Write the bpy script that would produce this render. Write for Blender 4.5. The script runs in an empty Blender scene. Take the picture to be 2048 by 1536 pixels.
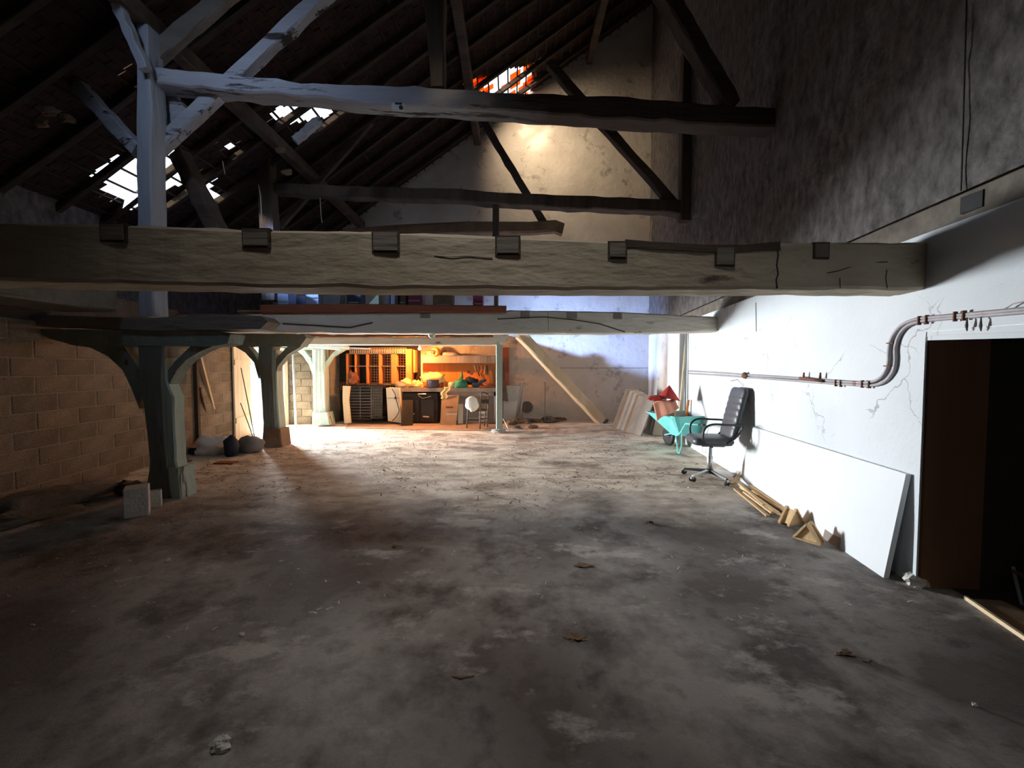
import bpy, bmesh, math, random
from mathutils import Vector, Matrix, noise
C = bpy.context.scene.collection
S = bpy.context.scene
R = math.radians
# ------------------------------------------------------------------ camera
F = 820.0; PITCH = math.atan(33/F); CAMZ = 1.5
cam = bpy.data.cameras.new('camera'); co = bpy.data.objects.new('camera', cam); C.objects.link(co)
cam.sensor_width = 36; cam.lens = F/2048*36; cam.clip_start = .02; cam.clip_end = 300
co.location = (0, 0, CAMZ); co.rotation_euler = (R(90)-PITCH, 0, 0); S.camera = co
# ------------------------------------------------------------------ world, sun, area lights
S.view_settings.view_transform = 'Standard'; S.view_settings.look = 'None'
S.view_settings.exposure = 0; S.view_settings.gamma = 1; S.view_settings.use_curve_mapping = False
w = bpy.data.worlds.new('sky'); S.world = w; w.use_nodes = True
bg = w.node_tree.nodes['Background']; bg.inputs[0].default_value = (.78, .88, 1, 1); bg.inputs[1].default_value = 2.2
def area(name, loc, to, sx, sy, power, col, spread=180):
    l = bpy.data.lights.new(name, 'AREA'); l.shape = 'RECTANGLE'; l.size = sx; l.size_y = sy
    l.energy = power; l.color = col; l.spread = R(spread)
    o = bpy.data.objects.new(name, l); C.objects.link(o); o.location = loc
    o.rotation_euler = (Vector(to)-Vector(loc)).to_track_quat('-Z', 'Y').to_euler(); return o
area('yard_daylight', (-8.3, 10.35, 1.0), (2.2, 1.2, .9), 3.1, 1.95, 2950, (.88, .95, 1), 120)
area('eaves_hole_skylight', (-6.1, 6.45, 4.1), (2.0, 11.5, 1.75), .7, .5, 200, (.30, .48, 1), 34)
area('roof_hole_skylight', (-3.3, 1.6, 5.9), (-2.9, 4.8, 4.3), .6, .6, 11, (.55, .70, 1), 75)
area('floor_fill', (-.4, .2, 7.6), (-.1, 3.2, 0), .6, .6, 10.5, (1, .97, .93), 46)  # added fill over the near floor; the roof has no opening there
area('tile_gap_glow', (-.1, 9.75, 8.25), (1.5, 11.5, 6.9), .8, .5, 42, (1, .78, .52), 110)
sl = bpy.data.lights.new('sun', 'SUN'); sl.energy = 6; sl.angle = R(7); sl.color = (1, .8, .56)
so = bpy.data.objects.new('sun', sl); C.objects.link(so)
so.rotation_euler = Vector((1.17, 1.5, -.78)).to_track_quat('-Z', 'Y').to_euler()
# ------------------------------------------------------------------ pixel -> place helpers (camera model of the survey)
cp, sp = math.cos(PITCH), math.sin(PITCH)
def ray(px, py):
    a, b = (px-1024)/F, (768-py)/F
    return Vector((a, cp+b*sp, -sp+b*cp))
O = Vector((0, 0, CAMZ))
def PY(px, py, Y):
    d = ray(px, py); return O + d*(Y/d.y)
def PZ(px, py, z=0.0):
    d = ray(px, py); return O + d*((z-CAMZ)/d.z)
RW0, RWS = 2.444, .12        # right wall X = RW0 + RWS*Y
LW0, LWS = -4.759, -.117     # left wall
RF0, RFS = 8.61, .708        # roof underside z = RF0 + RFS*X
YB = 11.5                    # back wall
def PR(px, py, off=0.0):
    d = ray(px, py); t = (RW0-off)/(d.x-RWS*d.y); return O + d*t
def PL(px, py, off=0.0):
    d = ray(px, py); t = (LW0+off)/(d.x-LWS*d.y); return O + d*t
def proj(p):
    q = Vector(p)-O; fy = q.y*cp - q.z*sp; u = q.y*sp + q.z*cp
    return (1024+F*q.x/fy, 768-F*u/fy)
def rwx(y): return RW0+RWS*y
def lwx(y): return LW0+LWS*y
RD = Vector((RWS, 1, 0)).normalized(); RN = Vector((-1, RWS, 0)).normalized()   # along / out of the right wall
LD = Vector((LWS, 1, 0)).normalized(); LN = Vector((1, -LWS, 0)).normalized()
# ------------------------------------------------------------------ materials
MATS = {}
def mat(name, c1, c2=None, scale=4, stretch=(1, 1, 1), rough=.85, bump=.15, bscale=None, metal=0, c3=None, thr=.58, fsc=6,
        vary=0, emit=None, trans=0, spec=.3, soft=.03, bstretch=None):
    m = bpy.data.materials.new(name); m.use_nodes = True; n = m.node_tree.nodes; L = m.node_tree.links
    b = n['Principled BSDF']; b.inputs['Roughness'].default_value = rough; b.inputs['Metallic'].default_value = metal
    b.inputs['Specular IOR Level'].default_value = spec
    if trans: b.inputs['Transmission Weight'].default_value = trans
    c2 = c2 or c1
    tc = n.new('ShaderNodeTexCoord'); mp = n.new('ShaderNodeMapping'); mp.inputs['Scale'].default_value = stretch
    L.new(tc.outputs['Object'], mp.inputs[0])
    nz = n.new('ShaderNodeTexNoise'); nz.inputs['Scale'].default_value = scale; nz.inputs['Detail'].default_value = 8; nz.inputs['Roughness'].default_value = .62
    L.new(mp.outputs[0], nz.inputs[0])
    rp = n.new('ShaderNodeValToRGB'); rp.color_ramp.elements[0].position = .32; rp.color_ramp.elements[1].position = .68
    rp.color_ramp.elements[0].color = (*c1, 1); rp.color_ramp.elements[1].color = (*c2, 1); L.new(nz.outputs[0], rp.inputs[0])
    col = rp.outputs[0]
    if c3:
        n2 = n.new('ShaderNodeTexNoise'); n2.inputs['Scale'].default_value = fsc; n2.inputs['Detail'].default_value = 10; n2.inputs['Roughness'].default_value = .68
        L.new(mp.outputs[0], n2.inputs[0])
        r2 = n.new('ShaderNodeValToRGB'); r2.color_ramp.elements[0].position = thr; r2.color_ramp.elements[1].position = thr+soft
        L.new(n2.outputs[0], r2.inputs[0])
        mx = n.new('ShaderNodeMix'); mx.data_type = 'RGBA'; L.new(r2.outputs[0], mx.inputs[0]); L.new(col, mx.inputs[6]); mx.inputs[7].default_value = (*c3, 1)
        col = mx.outputs[2]
    if vary:
        oi = n.new('ShaderNodeObjectInfo'); mr = n.new('ShaderNodeMapRange'); mr.inputs[3].default_value = 1-vary; mr.inputs[4].default_value = 1+vary
        L.new(oi.outputs['Random'], mr.inputs[0]); hs = n.new('ShaderNodeHueSaturation'); L.new(mr.outputs[0], hs.inputs['Value']); L.new(col, hs.inputs['Color']); col = hs.outputs[0]
    L.new(col, b.inputs['Base Color'])
    if bump:
        n3 = n.new('ShaderNodeTexNoise'); n3.inputs['Scale'].default_value = bscale or scale*6; n3.inputs['Detail'].default_value = 6
        if bstretch:
            m3 = n.new('ShaderNodeMapping'); m3.inputs['Scale'].default_value = bstretch; L.new(tc.outputs['Object'], m3.inputs[0]); L.new(m3.outputs[0], n3.inputs[0])
        else: L.new(mp.outputs[0], n3.inputs[0])
        bp = n.new('ShaderNodeBump'); bp.inputs['Strength'].default_value = min(1, bump*2.2); bp.inputs['Distance'].default_value = .02
        L.new(n3.outputs[0], bp.inputs['Height']); L.new(bp.outputs[0], b.inputs['Normal'])
    if emit:
        b.inputs['Emission Color'].default_value = (*emit[0], 1); b.inputs['Emission Strength'].default_value = emit[1]
    MATS[name] = m; return m
XG, YG, ZG = (.12, 1, 1), (1, .12, 1), (1, 1, .12)
M = {}
M['beam'] = mat('limewashed_oak_beam', (.38, .32, .235), (.54, .465, .35), 2.4, (.35, 1, 1), c3=(.12, .09, .065), thr=.62, fsc=3.5, bump=.4, bscale=14, soft=.08)
M['tie'] = mat('limewashed_roof_timber', (.30, .30, .32), (.46, .46, .48), 3, XG, c3=(.05, .04, .035), thr=.55, fsc=6, bump=.5, bscale=14, soft=.05)
M['tiefade'] = mat('roof_timber_shaded_right', (.30, .30, .32), (.46, .46, .48), 3, XG, c3=(.05, .04, .035), thr=.55, fsc=6, bump=.5, bscale=14, soft=.05)
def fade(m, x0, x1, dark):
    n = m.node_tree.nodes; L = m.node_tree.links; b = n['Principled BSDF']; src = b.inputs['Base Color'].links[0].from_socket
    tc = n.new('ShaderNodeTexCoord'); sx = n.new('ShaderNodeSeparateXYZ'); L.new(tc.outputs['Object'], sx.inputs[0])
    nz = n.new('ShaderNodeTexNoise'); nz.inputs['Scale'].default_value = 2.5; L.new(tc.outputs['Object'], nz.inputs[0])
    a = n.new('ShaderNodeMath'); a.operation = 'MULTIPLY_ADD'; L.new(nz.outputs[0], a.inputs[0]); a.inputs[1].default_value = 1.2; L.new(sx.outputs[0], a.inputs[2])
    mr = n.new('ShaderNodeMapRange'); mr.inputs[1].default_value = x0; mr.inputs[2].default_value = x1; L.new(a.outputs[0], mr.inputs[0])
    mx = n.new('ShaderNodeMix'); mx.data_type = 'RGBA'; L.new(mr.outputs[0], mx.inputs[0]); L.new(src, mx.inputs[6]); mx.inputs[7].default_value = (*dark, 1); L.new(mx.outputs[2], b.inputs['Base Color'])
fade(M['tiefade'], -.5, 1.1, (.07, .05, .04))  # paints shade into the right end, where the blue light dies out
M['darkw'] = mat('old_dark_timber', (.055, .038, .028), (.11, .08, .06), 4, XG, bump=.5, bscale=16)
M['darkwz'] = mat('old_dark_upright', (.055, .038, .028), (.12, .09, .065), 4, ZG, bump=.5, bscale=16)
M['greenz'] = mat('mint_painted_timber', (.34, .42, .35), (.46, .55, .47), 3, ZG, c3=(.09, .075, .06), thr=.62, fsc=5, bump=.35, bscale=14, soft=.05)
M['beam2'] = mat('lit_limewashed_beam', (.62, .57, .47), (.76, .71, .60), 2.4, (.35, 1, 1), c3=(.16, .12, .09), thr=.63, fsc=4, bump=.4, bscale=14, soft=.06)  # lighter copy of the beam limewash, with the bounced light in its colour
M['grimy'] = mat('grimy_beam', (.15, .13, .11), (.25, .22, .18), 3, XG, c3=(.07, .055, .045), thr=.6, fsc=5, bump=.5, bscale=14, soft=.08)
M['darkgreen'] = mat('shaded_green_timber', (.15, .165, .145), (.22, .24, .21), 3, ZG, c3=(.08, .07, .06), thr=.6, fsc=5, bump=.35, bscale=14, soft=.08)  # darker copy of the mint paint: shade on the post fronts, put into the colour
M['green'] = mat('mint_painted_brace', (.17, .20, .17), (.26, .29, .25), 3, (1, 1, 1), c3=(.10, .08, .06), thr=.63, fsc=4, bump=.35, bscale=14)
M['paintw'] = mat('whitewashed_timber', (.62, .62, .58), (.75, .75, .72), 3, ZG, c3=(.2, .17, .14), thr=.66, fsc=5, bump=.3)
M['paintz'] = mat('blue_lit_whitewashed_upright', (.30, .32, .35), (.42, .44, .48), 3, ZG, c3=(.08, .07, .06), thr=.63, fsc=5, bump=.4)  # blue sky light on the upper post is tinted into this whitewash
M['white'] = None
M['block'] = mat('cinder_block', (.18, .14, .095), (.27, .215, .155), 5, rough=.95, bump=.5, bscale=60, vary=.18, c3=(.19, .13, .09), thr=.56, fsc=1.3, soft=.12)
M['mortar'] = mat('mortar', (.23, .20, .15), (.33, .29, .22), 8, rough=.95, bump=.4, bscale=70)
M['gable'] = mat('gable_plaster', (.50, .45, .39), (.66, .60, .53), 1.2, rough=.95, bump=.5, bscale=9, c3=(.24, .20, .16), thr=.57, fsc=2.2, soft=.12)
M['rough'] = mat('roughcast_render', (.06, .053, .05), (.19, .172, .162), 11, rough=.97, bump=1, bscale=26, c3=(.16, .11, .075), thr=.56, fsc=.7, soft=.2, stretch=(1, 1, .5), bstretch=(1.6, .7, 1))
M['stone'] = mat('rough_stone_band', (.10, .085, .07), (.20, .17, .14), 5, rough=.95, bump=.9, bscale=12)
M['tile'] = mat('clay_roof_tile', (.024, .014, .011), (.05, .027, .019), 3, rough=.95, bump=.3)
M['lath'] = mat('roof_lath', (.028, .017, .012), (.05, .032, .022), 3, rough=.9, bump=.2)
M['rafter'] = mat('dark_rafter', (.03, .02, .015), (.06, .042, .03), 4, XG, bump=.4)
M['jamb'] = mat('brown_reveal', (.17, .08, .045), (.24, .12, .07), 2, ZG, rough=.9, bump=.2)
M['black'] = mat('matt_black', (.012, .011, .011), (.03, .028, .027), 5, rough=.6, bump=.05)
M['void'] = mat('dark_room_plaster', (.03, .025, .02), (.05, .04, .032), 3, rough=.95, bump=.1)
M['ochre'] = mat('orange_painted_wood', (.62, .22, .06), (.78, .30, .09), 4, ZG, bump=.15)
M['cream'] = mat('cream_paint', (.68, .60, .44), (.80, .73, .56), 2, ZG, c3=(.40, .30, .18), thr=.62, fsc=4, bump=.15, soft=.1)
M['pale'] = mat('pale_new_wood', (.62, .46, .28), (.76, .60, .40), 3, (1, 1, .2), bump=.2, bscale=20)
M['pine'] = mat('fresh_split_wood', (.55, .36, .18), (.72, .52, .30), 6, bump=.2, bscale=20, vary=.25)
M['greywood'] = mat('weathered_grey_wood', (.20, .175, .15), (.34, .30, .26), 3, ZG, bump=.25)
M['brownwood'] = mat('brown_board', (.16, .10, .06), (.27, .18, .11), 3, bump=.2, c3=(.42, .38, .32), thr=.66, fsc=5)
M['redwood'] = mat('red_brown_board', (.24, .08, .045), (.34, .12, .065), 3, XG, bump=.2)
M['red'] = mat('red_felt', (.34, .03, .025), (.45, .05, .04), 6, rough=.9)
M['orange'] = mat('orange_cloth', (.80, .32, .20), (.88, .42, .30), 4, rough=.9)
M['teal'] = mat('turquoise_enamel', (.16, .60, .56), (.22, .68, .64), 3, rough=.5, bump=.03)
M['tray'] = mat('worn_tray_inside', (.22, .24, .21), (.34, .35, .30), 5, rough=.8, c3=(.42, .34, .25), thr=.6, fsc=5)
M['leather'] = mat('black_leatherette', (.05, .053, .06), (.075, .08, .09), 8, rough=.42, bump=.08, bscale=60, spec=.5)
M['plastic'] = mat('black_plastic', (.02, .02, .022), None, 4, rough=.4, bump=0, spec=.5)
M['chrome'] = mat('dusty_chrome', (.62, .62, .62), (.5, .5, .5), 8, rough=.32, metal=.85, bump=0)
M['pipe'] = mat('grey_conduit', (.30, .28, .29), (.40, .37, .38), 6, rough=.6, metal=.2, bump=.1, c3=(.28, .11, .07), thr=.62, fsc=4)
M['rust'] = mat('rusty_iron', (.13, .06, .04), (.22, .10, .06), 9, rough=.9, bump=.2)
M['zinc'] = mat('galvanised_grey', (.40, .42, .41), (.52, .54, .53), 3, rough=.55, metal=.3, bump=.05)
M['board'] = mat('white_laminate_board', (.66, .69, .71), (.72, .74, .75), 1.5, rough=.55, bump=.04, c3=(.62, .63, .62), thr=.70, fsc=3, soft=.05)
M['concrete'] = mat('pale_concrete', (.52, .49, .44), (.64, .61, .56), 6, rough=.95, bump=.3, bscale=40)
M['whitecloth'] = mat('white_plastic_sack', (.74, .72, .68), (.84, .82, .78), 4, rough=.7, bump=.15)
M['navy'] = mat('navy_bag', (.02, .025, .045), (.035, .04, .07), 4, rough=.7)
M['greysack'] = mat('grey_sack', (.22, .21, .20), (.36, .34, .32), 4, rough=.9, bump=.3)
M['yellow'] = mat('yellow_cloth', (.75, .58, .22), (.86, .70, .34), 5, rough=.85)
M['purple'] = mat('dark_enamel', (.05, .04, .07), (.07, .055, .09), 4, rough=.3, spec=.6)
M['gren'] = mat('green_fabric', (.03, .20, .12), (.05, .28, .17), 5, rough=.85)
M['blue'] = mat('blue_denim', (.03, .07, .13), (.05, .11, .18), 5, rough=.9)
M['wire'] = mat('dark_wire', (.10, .09, .08), (.16, .14, .12), 5, rough=.6, metal=.4, bump=0)
M['card'] = mat('brown_cardboard', (.30, .19, .11), (.42, .28, .17), 3, rough=.95, bump=.1)
M['bulb'] = mat('lit_bulb', (1, .8, .5), None, 1, bump=0, emit=((1, .72, .36), 30))
M['chips'] = mat('wood_chips', (.42, .32, .22), (.62, .50, .36), 3, rough=.9, bump=0)
M['leaf'] = mat('dark_leaf_litter', (.15, .10, .07), (.26, .18, .12), 3, rough=.9, bump=0)
M['crumb'] = mat('plaster_crumbs', (.50, .46, .42), (.66, .62, .57), 3, rough=.9, bump=0)
M['glass'] = mat('bottle_glass', (.05, .12, .06), None, 1, rough=.1, trans=.7, bump=0)
M['plumred'] = mat('plum_door_panel', (.16, .02, .04), (.25, .035, .06), 2, rough=.6)
M['bluepaint'] = mat('blue_grey_paint', (.30, .36, .46), (.40, .46, .58), 2, rough=.8)
M['olive'] = mat('olive_canvas', (.20, .19, .10), (.28, .26, .15), 4, rough=.95)
# white right wall: paint with fine cracks and scuffs
def wall_paint():
    m = bpy.data.materials.new('white_painted_render'); m.use_nodes = True; n = m.node_tree.nodes; L = m.node_tree.links; b = n['Principled BSDF']
    b.inputs['Roughness'].default_value = .8; b.inputs['Specular IOR Level'].default_value = .2
    tc = n.new('ShaderNodeTexCoord')
    nz = n.new('ShaderNodeTexNoise'); nz.inputs['Scale'].default_value = 1.1; nz.inputs['Detail'].default_value = 9; L.new(tc.outputs['Object'], nz.inputs[0])
    rp = n.new('ShaderNodeValToRGB'); e = rp.color_ramp.elements; e[0].position = .3; e[0].color = (.56, .60, .62, 1); e[1].position = .62; e[1].color = (.66, .69, .71, 1); L.new(nz.outputs[0], rp.inputs[0])
    # cracks: voronoi edges bent by noise, kept only where a mask allows
    wv = n.new('ShaderNodeTexNoise'); wv.inputs['Scale'].default_value = 2.4; wv.inputs['Detail'].default_value = 7; L.new(tc.outputs['Object'], wv.inputs[0])
    ad = n.new('ShaderNodeMix'); ad.data_type = 'RGBA'; ad.blend_type = 'ADD'; ad.inputs[0].default_value = .55; L.new(tc.outputs['Object'], ad.inputs[6]); L.new(wv.outputs['Color'], ad.inputs[7])
    vo = n.new('ShaderNodeTexVoronoi'); vo.feature = 'DISTANCE_TO_EDGE'; vo.inputs['Scale'].default_value = 1.5; L.new(ad.outputs[2], vo.inputs['Vector'])
    cr = n.new('ShaderNodeValToRGB'); cr.color_ramp.elements[0].position = .003; cr.color_ramp.elements[0].color = (1, 1, 1, 1); cr.color_ramp.elements[1].position = .008; cr.color_ramp.elements[1].color = (0, 0, 0, 1); L.new(vo.outputs[0], cr.inputs[0])
    mk = n.new('ShaderNodeTexNoise'); mk.inputs['Scale'].default_value = 1.5; mk.inputs['Detail'].default_value = 4; L.new(tc.outputs['Object'], mk.inputs[0])
    mr = n.new('ShaderNodeValToRGB'); mr.color_ramp.elements[0].position = .50; mr.color_ramp.elements[1].position = .56; L.new(mk.outputs[0], mr.inputs[0])
    mu = n.new('ShaderNodeMath'); mu.operation = 'MULTIPLY'; L.new(cr.outputs[0], mu.inputs[0]); L.new(mr.outputs[0], mu.inputs[1])
    # scuffs
    s1 = n.new('ShaderNodeTexNoise'); s1.inputs['Scale'].default_value = 9; s1.inputs['Detail'].default_value = 10; s1.inputs['Roughness'].default_value = .75; L.new(tc.outputs['Object'], s1.inputs[0])
    s2 = n.new('ShaderNodeValToRGB'); s2.color_ramp.elements[0].position = .67; s2.color_ramp.elements[1].position = .72; L.new(s1.outputs[0], s2.inputs[0])
    mm = n.new('ShaderNodeMath'); mm.operation = 'MAXIMUM'; L.new(mu.outputs[0], mm.inputs[0]); L.new(s2.outputs[0], mm.inputs[1])
    mx = n.new('ShaderNodeMix'); mx.data_type = 'RGBA'; L.new(mm.outputs[0], mx.inputs[0]); L.new(rp.outputs[0], mx.inputs[6]); mx.inputs[7].default_value = (.36, .36, .37, 1)
    L.new(mx.outputs[2], b.inputs['Base Color'])
    bp = n.new('ShaderNodeBump'); bp.inputs['Strength'].default_value = .35; bp.inputs['Distance'].default_value = .02; L.new(s1.outputs[0], bp.inputs['Height']); L.new(bp.outputs[0], b.inputs['Normal'])
    return m
M['white'] = wall_paint()
def floor_mat():
    m = bpy.data.materials.new('dusty_concrete_floor'); m.use_nodes = True; n = m.node_tree.nodes; L = m.node_tree.links; b = n['Principled BSDF']
    b.inputs['Roughness'].default_value = .82; b.inputs['Specular IOR Level'].default_value = .22
    tc = n.new('ShaderNodeTexCoord'); src = tc.outputs['Object']
    def N(sc, det=8, r=.62, st=None):
        x = n.new('ShaderNodeTexNoise'); x.inputs['Scale'].default_value = sc; x.inputs['Detail'].default_value = det; x.inputs['Roughness'].default_value = r
        if st:
            mp = n.new('ShaderNodeMapping'); mp.inputs['Scale'].default_value = st; L.new(src, mp.inputs[0]); L.new(mp.outputs[0], x.inputs[0])
        else: L.new(src, x.inputs[0])
        return x.outputs[0]
    def ramp(o, p0, c0, p1, c1):
        x = n.new('ShaderNodeValToRGB'); e = x.color_ramp.elements; e[0].position = p0; e[0].color = (*c0, 1); e[1].position = p1; e[1].color = (*c1, 1); L.new(o, x.inputs[0]); return x.outputs[0]
    def mix(f, a, bb):
        x = n.new('ShaderNodeMix'); x.data_type = 'RGBA'; L.new(f, x.inputs[0]); L.new(a, x.inputs[6])
        if isinstance(bb, tuple): x.inputs[7].default_value = (*bb, 1)
        else: L.new(bb, x.inputs[7])
        return x.outputs[2]
    def mul(a, bb):
        x = n.new('ShaderNodeMath'); x.operation = 'MULTIPLY'; L.new(a, x.inputs[0])
        if isinstance(bb, float): x.inputs[1].default_value = bb
        else: L.new(bb, x.inputs[1])
        return x.outputs[0]
    W, K = (1, 1, 1), (0, 0, 0)
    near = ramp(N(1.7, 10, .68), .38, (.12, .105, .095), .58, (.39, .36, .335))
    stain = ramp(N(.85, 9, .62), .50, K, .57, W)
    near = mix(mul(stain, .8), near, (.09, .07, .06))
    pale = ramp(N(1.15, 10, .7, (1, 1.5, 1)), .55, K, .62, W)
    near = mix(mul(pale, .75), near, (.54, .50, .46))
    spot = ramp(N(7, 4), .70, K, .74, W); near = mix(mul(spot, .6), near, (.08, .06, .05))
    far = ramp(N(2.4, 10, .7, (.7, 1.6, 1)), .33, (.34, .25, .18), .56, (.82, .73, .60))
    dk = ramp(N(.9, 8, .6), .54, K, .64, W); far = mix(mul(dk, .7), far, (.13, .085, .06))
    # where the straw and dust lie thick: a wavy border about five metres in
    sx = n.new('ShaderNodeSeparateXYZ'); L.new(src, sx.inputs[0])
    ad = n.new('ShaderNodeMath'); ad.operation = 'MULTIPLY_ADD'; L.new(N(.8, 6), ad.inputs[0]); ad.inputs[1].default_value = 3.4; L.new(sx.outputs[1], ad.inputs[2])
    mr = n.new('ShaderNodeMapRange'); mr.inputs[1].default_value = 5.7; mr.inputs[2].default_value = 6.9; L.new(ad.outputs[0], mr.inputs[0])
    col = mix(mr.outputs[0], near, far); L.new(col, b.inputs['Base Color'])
    h = n.new('ShaderNodeMath'); h.operation = 'ADD'; L.new(N(9, 10, .75), h.inputs[0]); L.new(mul(N(34, 5), .5), h.inputs[1])
    bp = n.new('ShaderNodeBump'); bp.inputs['Strength'].default_value = .8; bp.inputs['Distance'].default_value = .035; L.new(h.outputs[0], bp.inputs['Height']); L.new(bp.outputs[0], b.inputs['Normal'])
    return m
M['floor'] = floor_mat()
def thin_tile():
    m = bpy.data.materials.new('thin_glowing_tile'); m.use_nodes = True; n = m.node_tree.nodes; L = m.node_tree.links; b = n['Principled BSDF']; b.inputs['Base Color'].default_value = (.4, .12, .03, 1)
    t = n.new('ShaderNodeBsdfTranslucent'); t.inputs[0].default_value = (1, .30, .05, 1); mx = n.new('ShaderNodeMixShader'); mx.inputs[0].default_value = .75
    L.new(b.outputs[0], mx.inputs[1]); L.new(t.outputs[0], mx.inputs[2]); L.new(mx.outputs[0], n['Material Output'].inputs[0]); return m
M['thin'] = thin_tile()
# ------------------------------------------------------------------ mesh builder
V = Vector
class MB:
    def __init__(s): s.v = []; s.f = []
    def add(s, vs, fs):
        k = len(s.v); s.v += [V(p) for p in vs]; s.f += [tuple(i+k for i in f) for f in fs]; return s
    def hexa(s, p):   # 0-3 bottom ring, 4-7 top ring
        return s.add(p, [(3, 2, 1, 0), (4, 5, 6, 7), (0, 1, 5, 4), (1, 2, 6, 5), (2, 3, 7, 6), (3, 0, 4, 7)])
    def box(s, c, d, M3=None, bev=0):
        x, y, z = d[0]/2, d[1]/2, d[2]/2
        if bev:
            b = bev; vs = []
            for (sx, sy) in ((-1, -1), (1, -1), (1, 1), (-1, 1)):
                for (ax, ay) in (((0, 1), (1, 0)) if sx*sy > 0 else ((1, 0), (0, 1))):
                    vs.append((sx*(x-b*ax), sy*(y-b*ay)))
            rings = [[(q[0]*(1-b/x), q[1]*(1-b/y), -z) for q in vs], [(q[0], q[1], -z+b) for q in vs], [(q[0], q[1], z-b) for q in vs], [(q[0]*(1-b/x), q[1]*(1-b/y), z) for q in vs]]
            P = [V(p) for r in rings for p in r]
            fs = [tuple(range(7, -1, -1)), tuple(range(24, 32))]
            for r in range(3):
                for i in range(8): j = (i+1) % 8; fs.append((r*8+i, r*8+j, r*8+8+j, r*8+8+i))
        else:
            P = [V(p) for p in ((-x, -y, -z), (x, -y, -z), (x, y, -z), (-x, y, -z), (-x, -y, z), (x, -y, z), (x, y, z), (-x, y, z))]
            fs = [(3, 2, 1, 0), (4, 5, 6, 7), (0, 1, 5, 4), (1, 2, 6, 5), (2, 3, 7, 6), (3, 0, 4, 7)]
        if M3: P = [M3 @ p for p in P]
        return s.add([V(c)+p for p in P], fs)
    def slab(s, a, b, c, n, t):     # parallelogram a,b,(b+c-a),c thickened by t along -n
        a, b, c, n = V(a), V(b), V(c), V(n); d = b+c-a; o = -n*t
        return s.hexa([a+o, b+o, d+o, c+o, a, b, d, c])
    def quad4(s, a, b, c, d, off):
        a, b, c, d, off = map(V, (a, b, c, d, off)); return s.hexa([a+off, b+off, c+off, d+off, a, b, c, d])
    def bar(s, p0, p1, w, h, up=(0, 0, 1)):
        p0, p1 = V(p0), V(p1); d = (p1-p0).normalized(); u = V(up)
        if abs(d.dot(u)) > .95: u = V((0, 1, 0))
        r = d.cross(u).normalized(); u = r.cross(d).normalized(); r *= w/2; u *= h/2
        return s.hexa([p0-r-u, p0+r-u, p0+r+u, p0-r+u, p1-r-u, p1+r-u, p1+r+u, p1-r+u])
    def rings(s, rs, cap=True):
        n = len(rs[0]); k = len(s.v)
        for r in rs: s.v += [V(p) for p in r]
        for j in range(len(rs)-1):
            for i in range(n):
                a = k+j*n+i; b = k+j*n+(i+1) % n; s.f.append((a, b, b+n, a+n))
        if cap: s.f.append(tuple(k+i for i in range(n-1, -1, -1))); s.f.append(tuple(k+(len(rs)-1)*n+i for i in range(n)))
        return s
    def timber(s, pts, w, h, seed=0, amp=.008, seg=10, up=(0, 0, 1), taper=1):
        pts = [V(p) for p in pts]; P = []
        if len(pts) == 2: pts = [pts[0].lerp(pts[1], i/seg) for i in range(seg+1)]
        rs = []; N = len(pts)
        for i, p in enumerate(pts):
            d = (pts[min(i+1, N-1)]-pts[max(i-1, 0)]).normalized(); u = V(up)
            if abs(d.dot(u)) > .9: u = V((0, 1, 0))
            r = d.cross(u).normalized(); u = r.cross(d).normalized(); k = 1+(taper-1)*i/(N-1)
            W2, H2 = w/2*k, h/2*k; c = min(W2, H2)*.22; ring = []
            for q, (x, y) in enumerate(((-W2+c, -H2), (W2-c, -H2), (W2, -H2+c), (W2, H2-c), (W2-c, H2), (-W2+c, H2), (-W2, H2-c), (-W2, -H2+c))):
                a = noise.noise(V((i*.9+seed*7.3, q//2*2.1, seed)))*amp*2; b = noise.noise(V((i*.8+seed*3.1, q//2*1.7, 9+seed)))*amp*2
                ring.append(p+r*(x+a)+u*(y+b))
            rs.append(ring)
        return s.rings(rs)
    def prism(s, poly, off):
        n = len(poly); k = len(s.v); off = V(off); s.v += [V(p) for p in poly]+[V(p)+off for p in poly]
        s.f.append(tuple(k+i for i in range(n))); s.f.append(tuple(k+n+i for i in range(n-1, -1, -1)))
        for i in range(n): j = (i+1) % n; s.f.append((k+j, k+i, k+n+i, k+n+j))
        return s
    def tube(s, pts, r, n=8, cap=True):
        pts = [V(p) for p in pts]; N = len(pts); rs = []; u = None
        for i, p in enumerate(pts):
            d = (pts[min(i+1, N-1)]-pts[max(i-1, 0)]).normalized()
            if u is None: u = d.orthogonal().normalized()
            u = (u-d*u.dot(d)).normalized(); v = d.cross(u); rr = r[i] if isinstance(r, (list, tuple)) else r
            rs.append([p+(u*math.cos(2*math.pi*j/n)+v*math.sin(2*math.pi*j/n))*rr for j in range(n)])
        return s.rings(rs, cap)
    def lathe(s, prof, c=(0, 0, 0), n=16, ax='z'):
        rs = []
        for r, z in prof:
            ring = []
            for j in range(n):
                a = 2*math.pi*j/n; x, y = max(r, .0005)*math.cos(a), max(r, .0005)*math.sin(a)
                ring.append(V(c)+(V((x, y, z)) if ax == 'z' else V((z, x, y)) if ax == 'x' else V((y, z, x))))
            rs.append(ring)
        return s.rings(rs)
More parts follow.
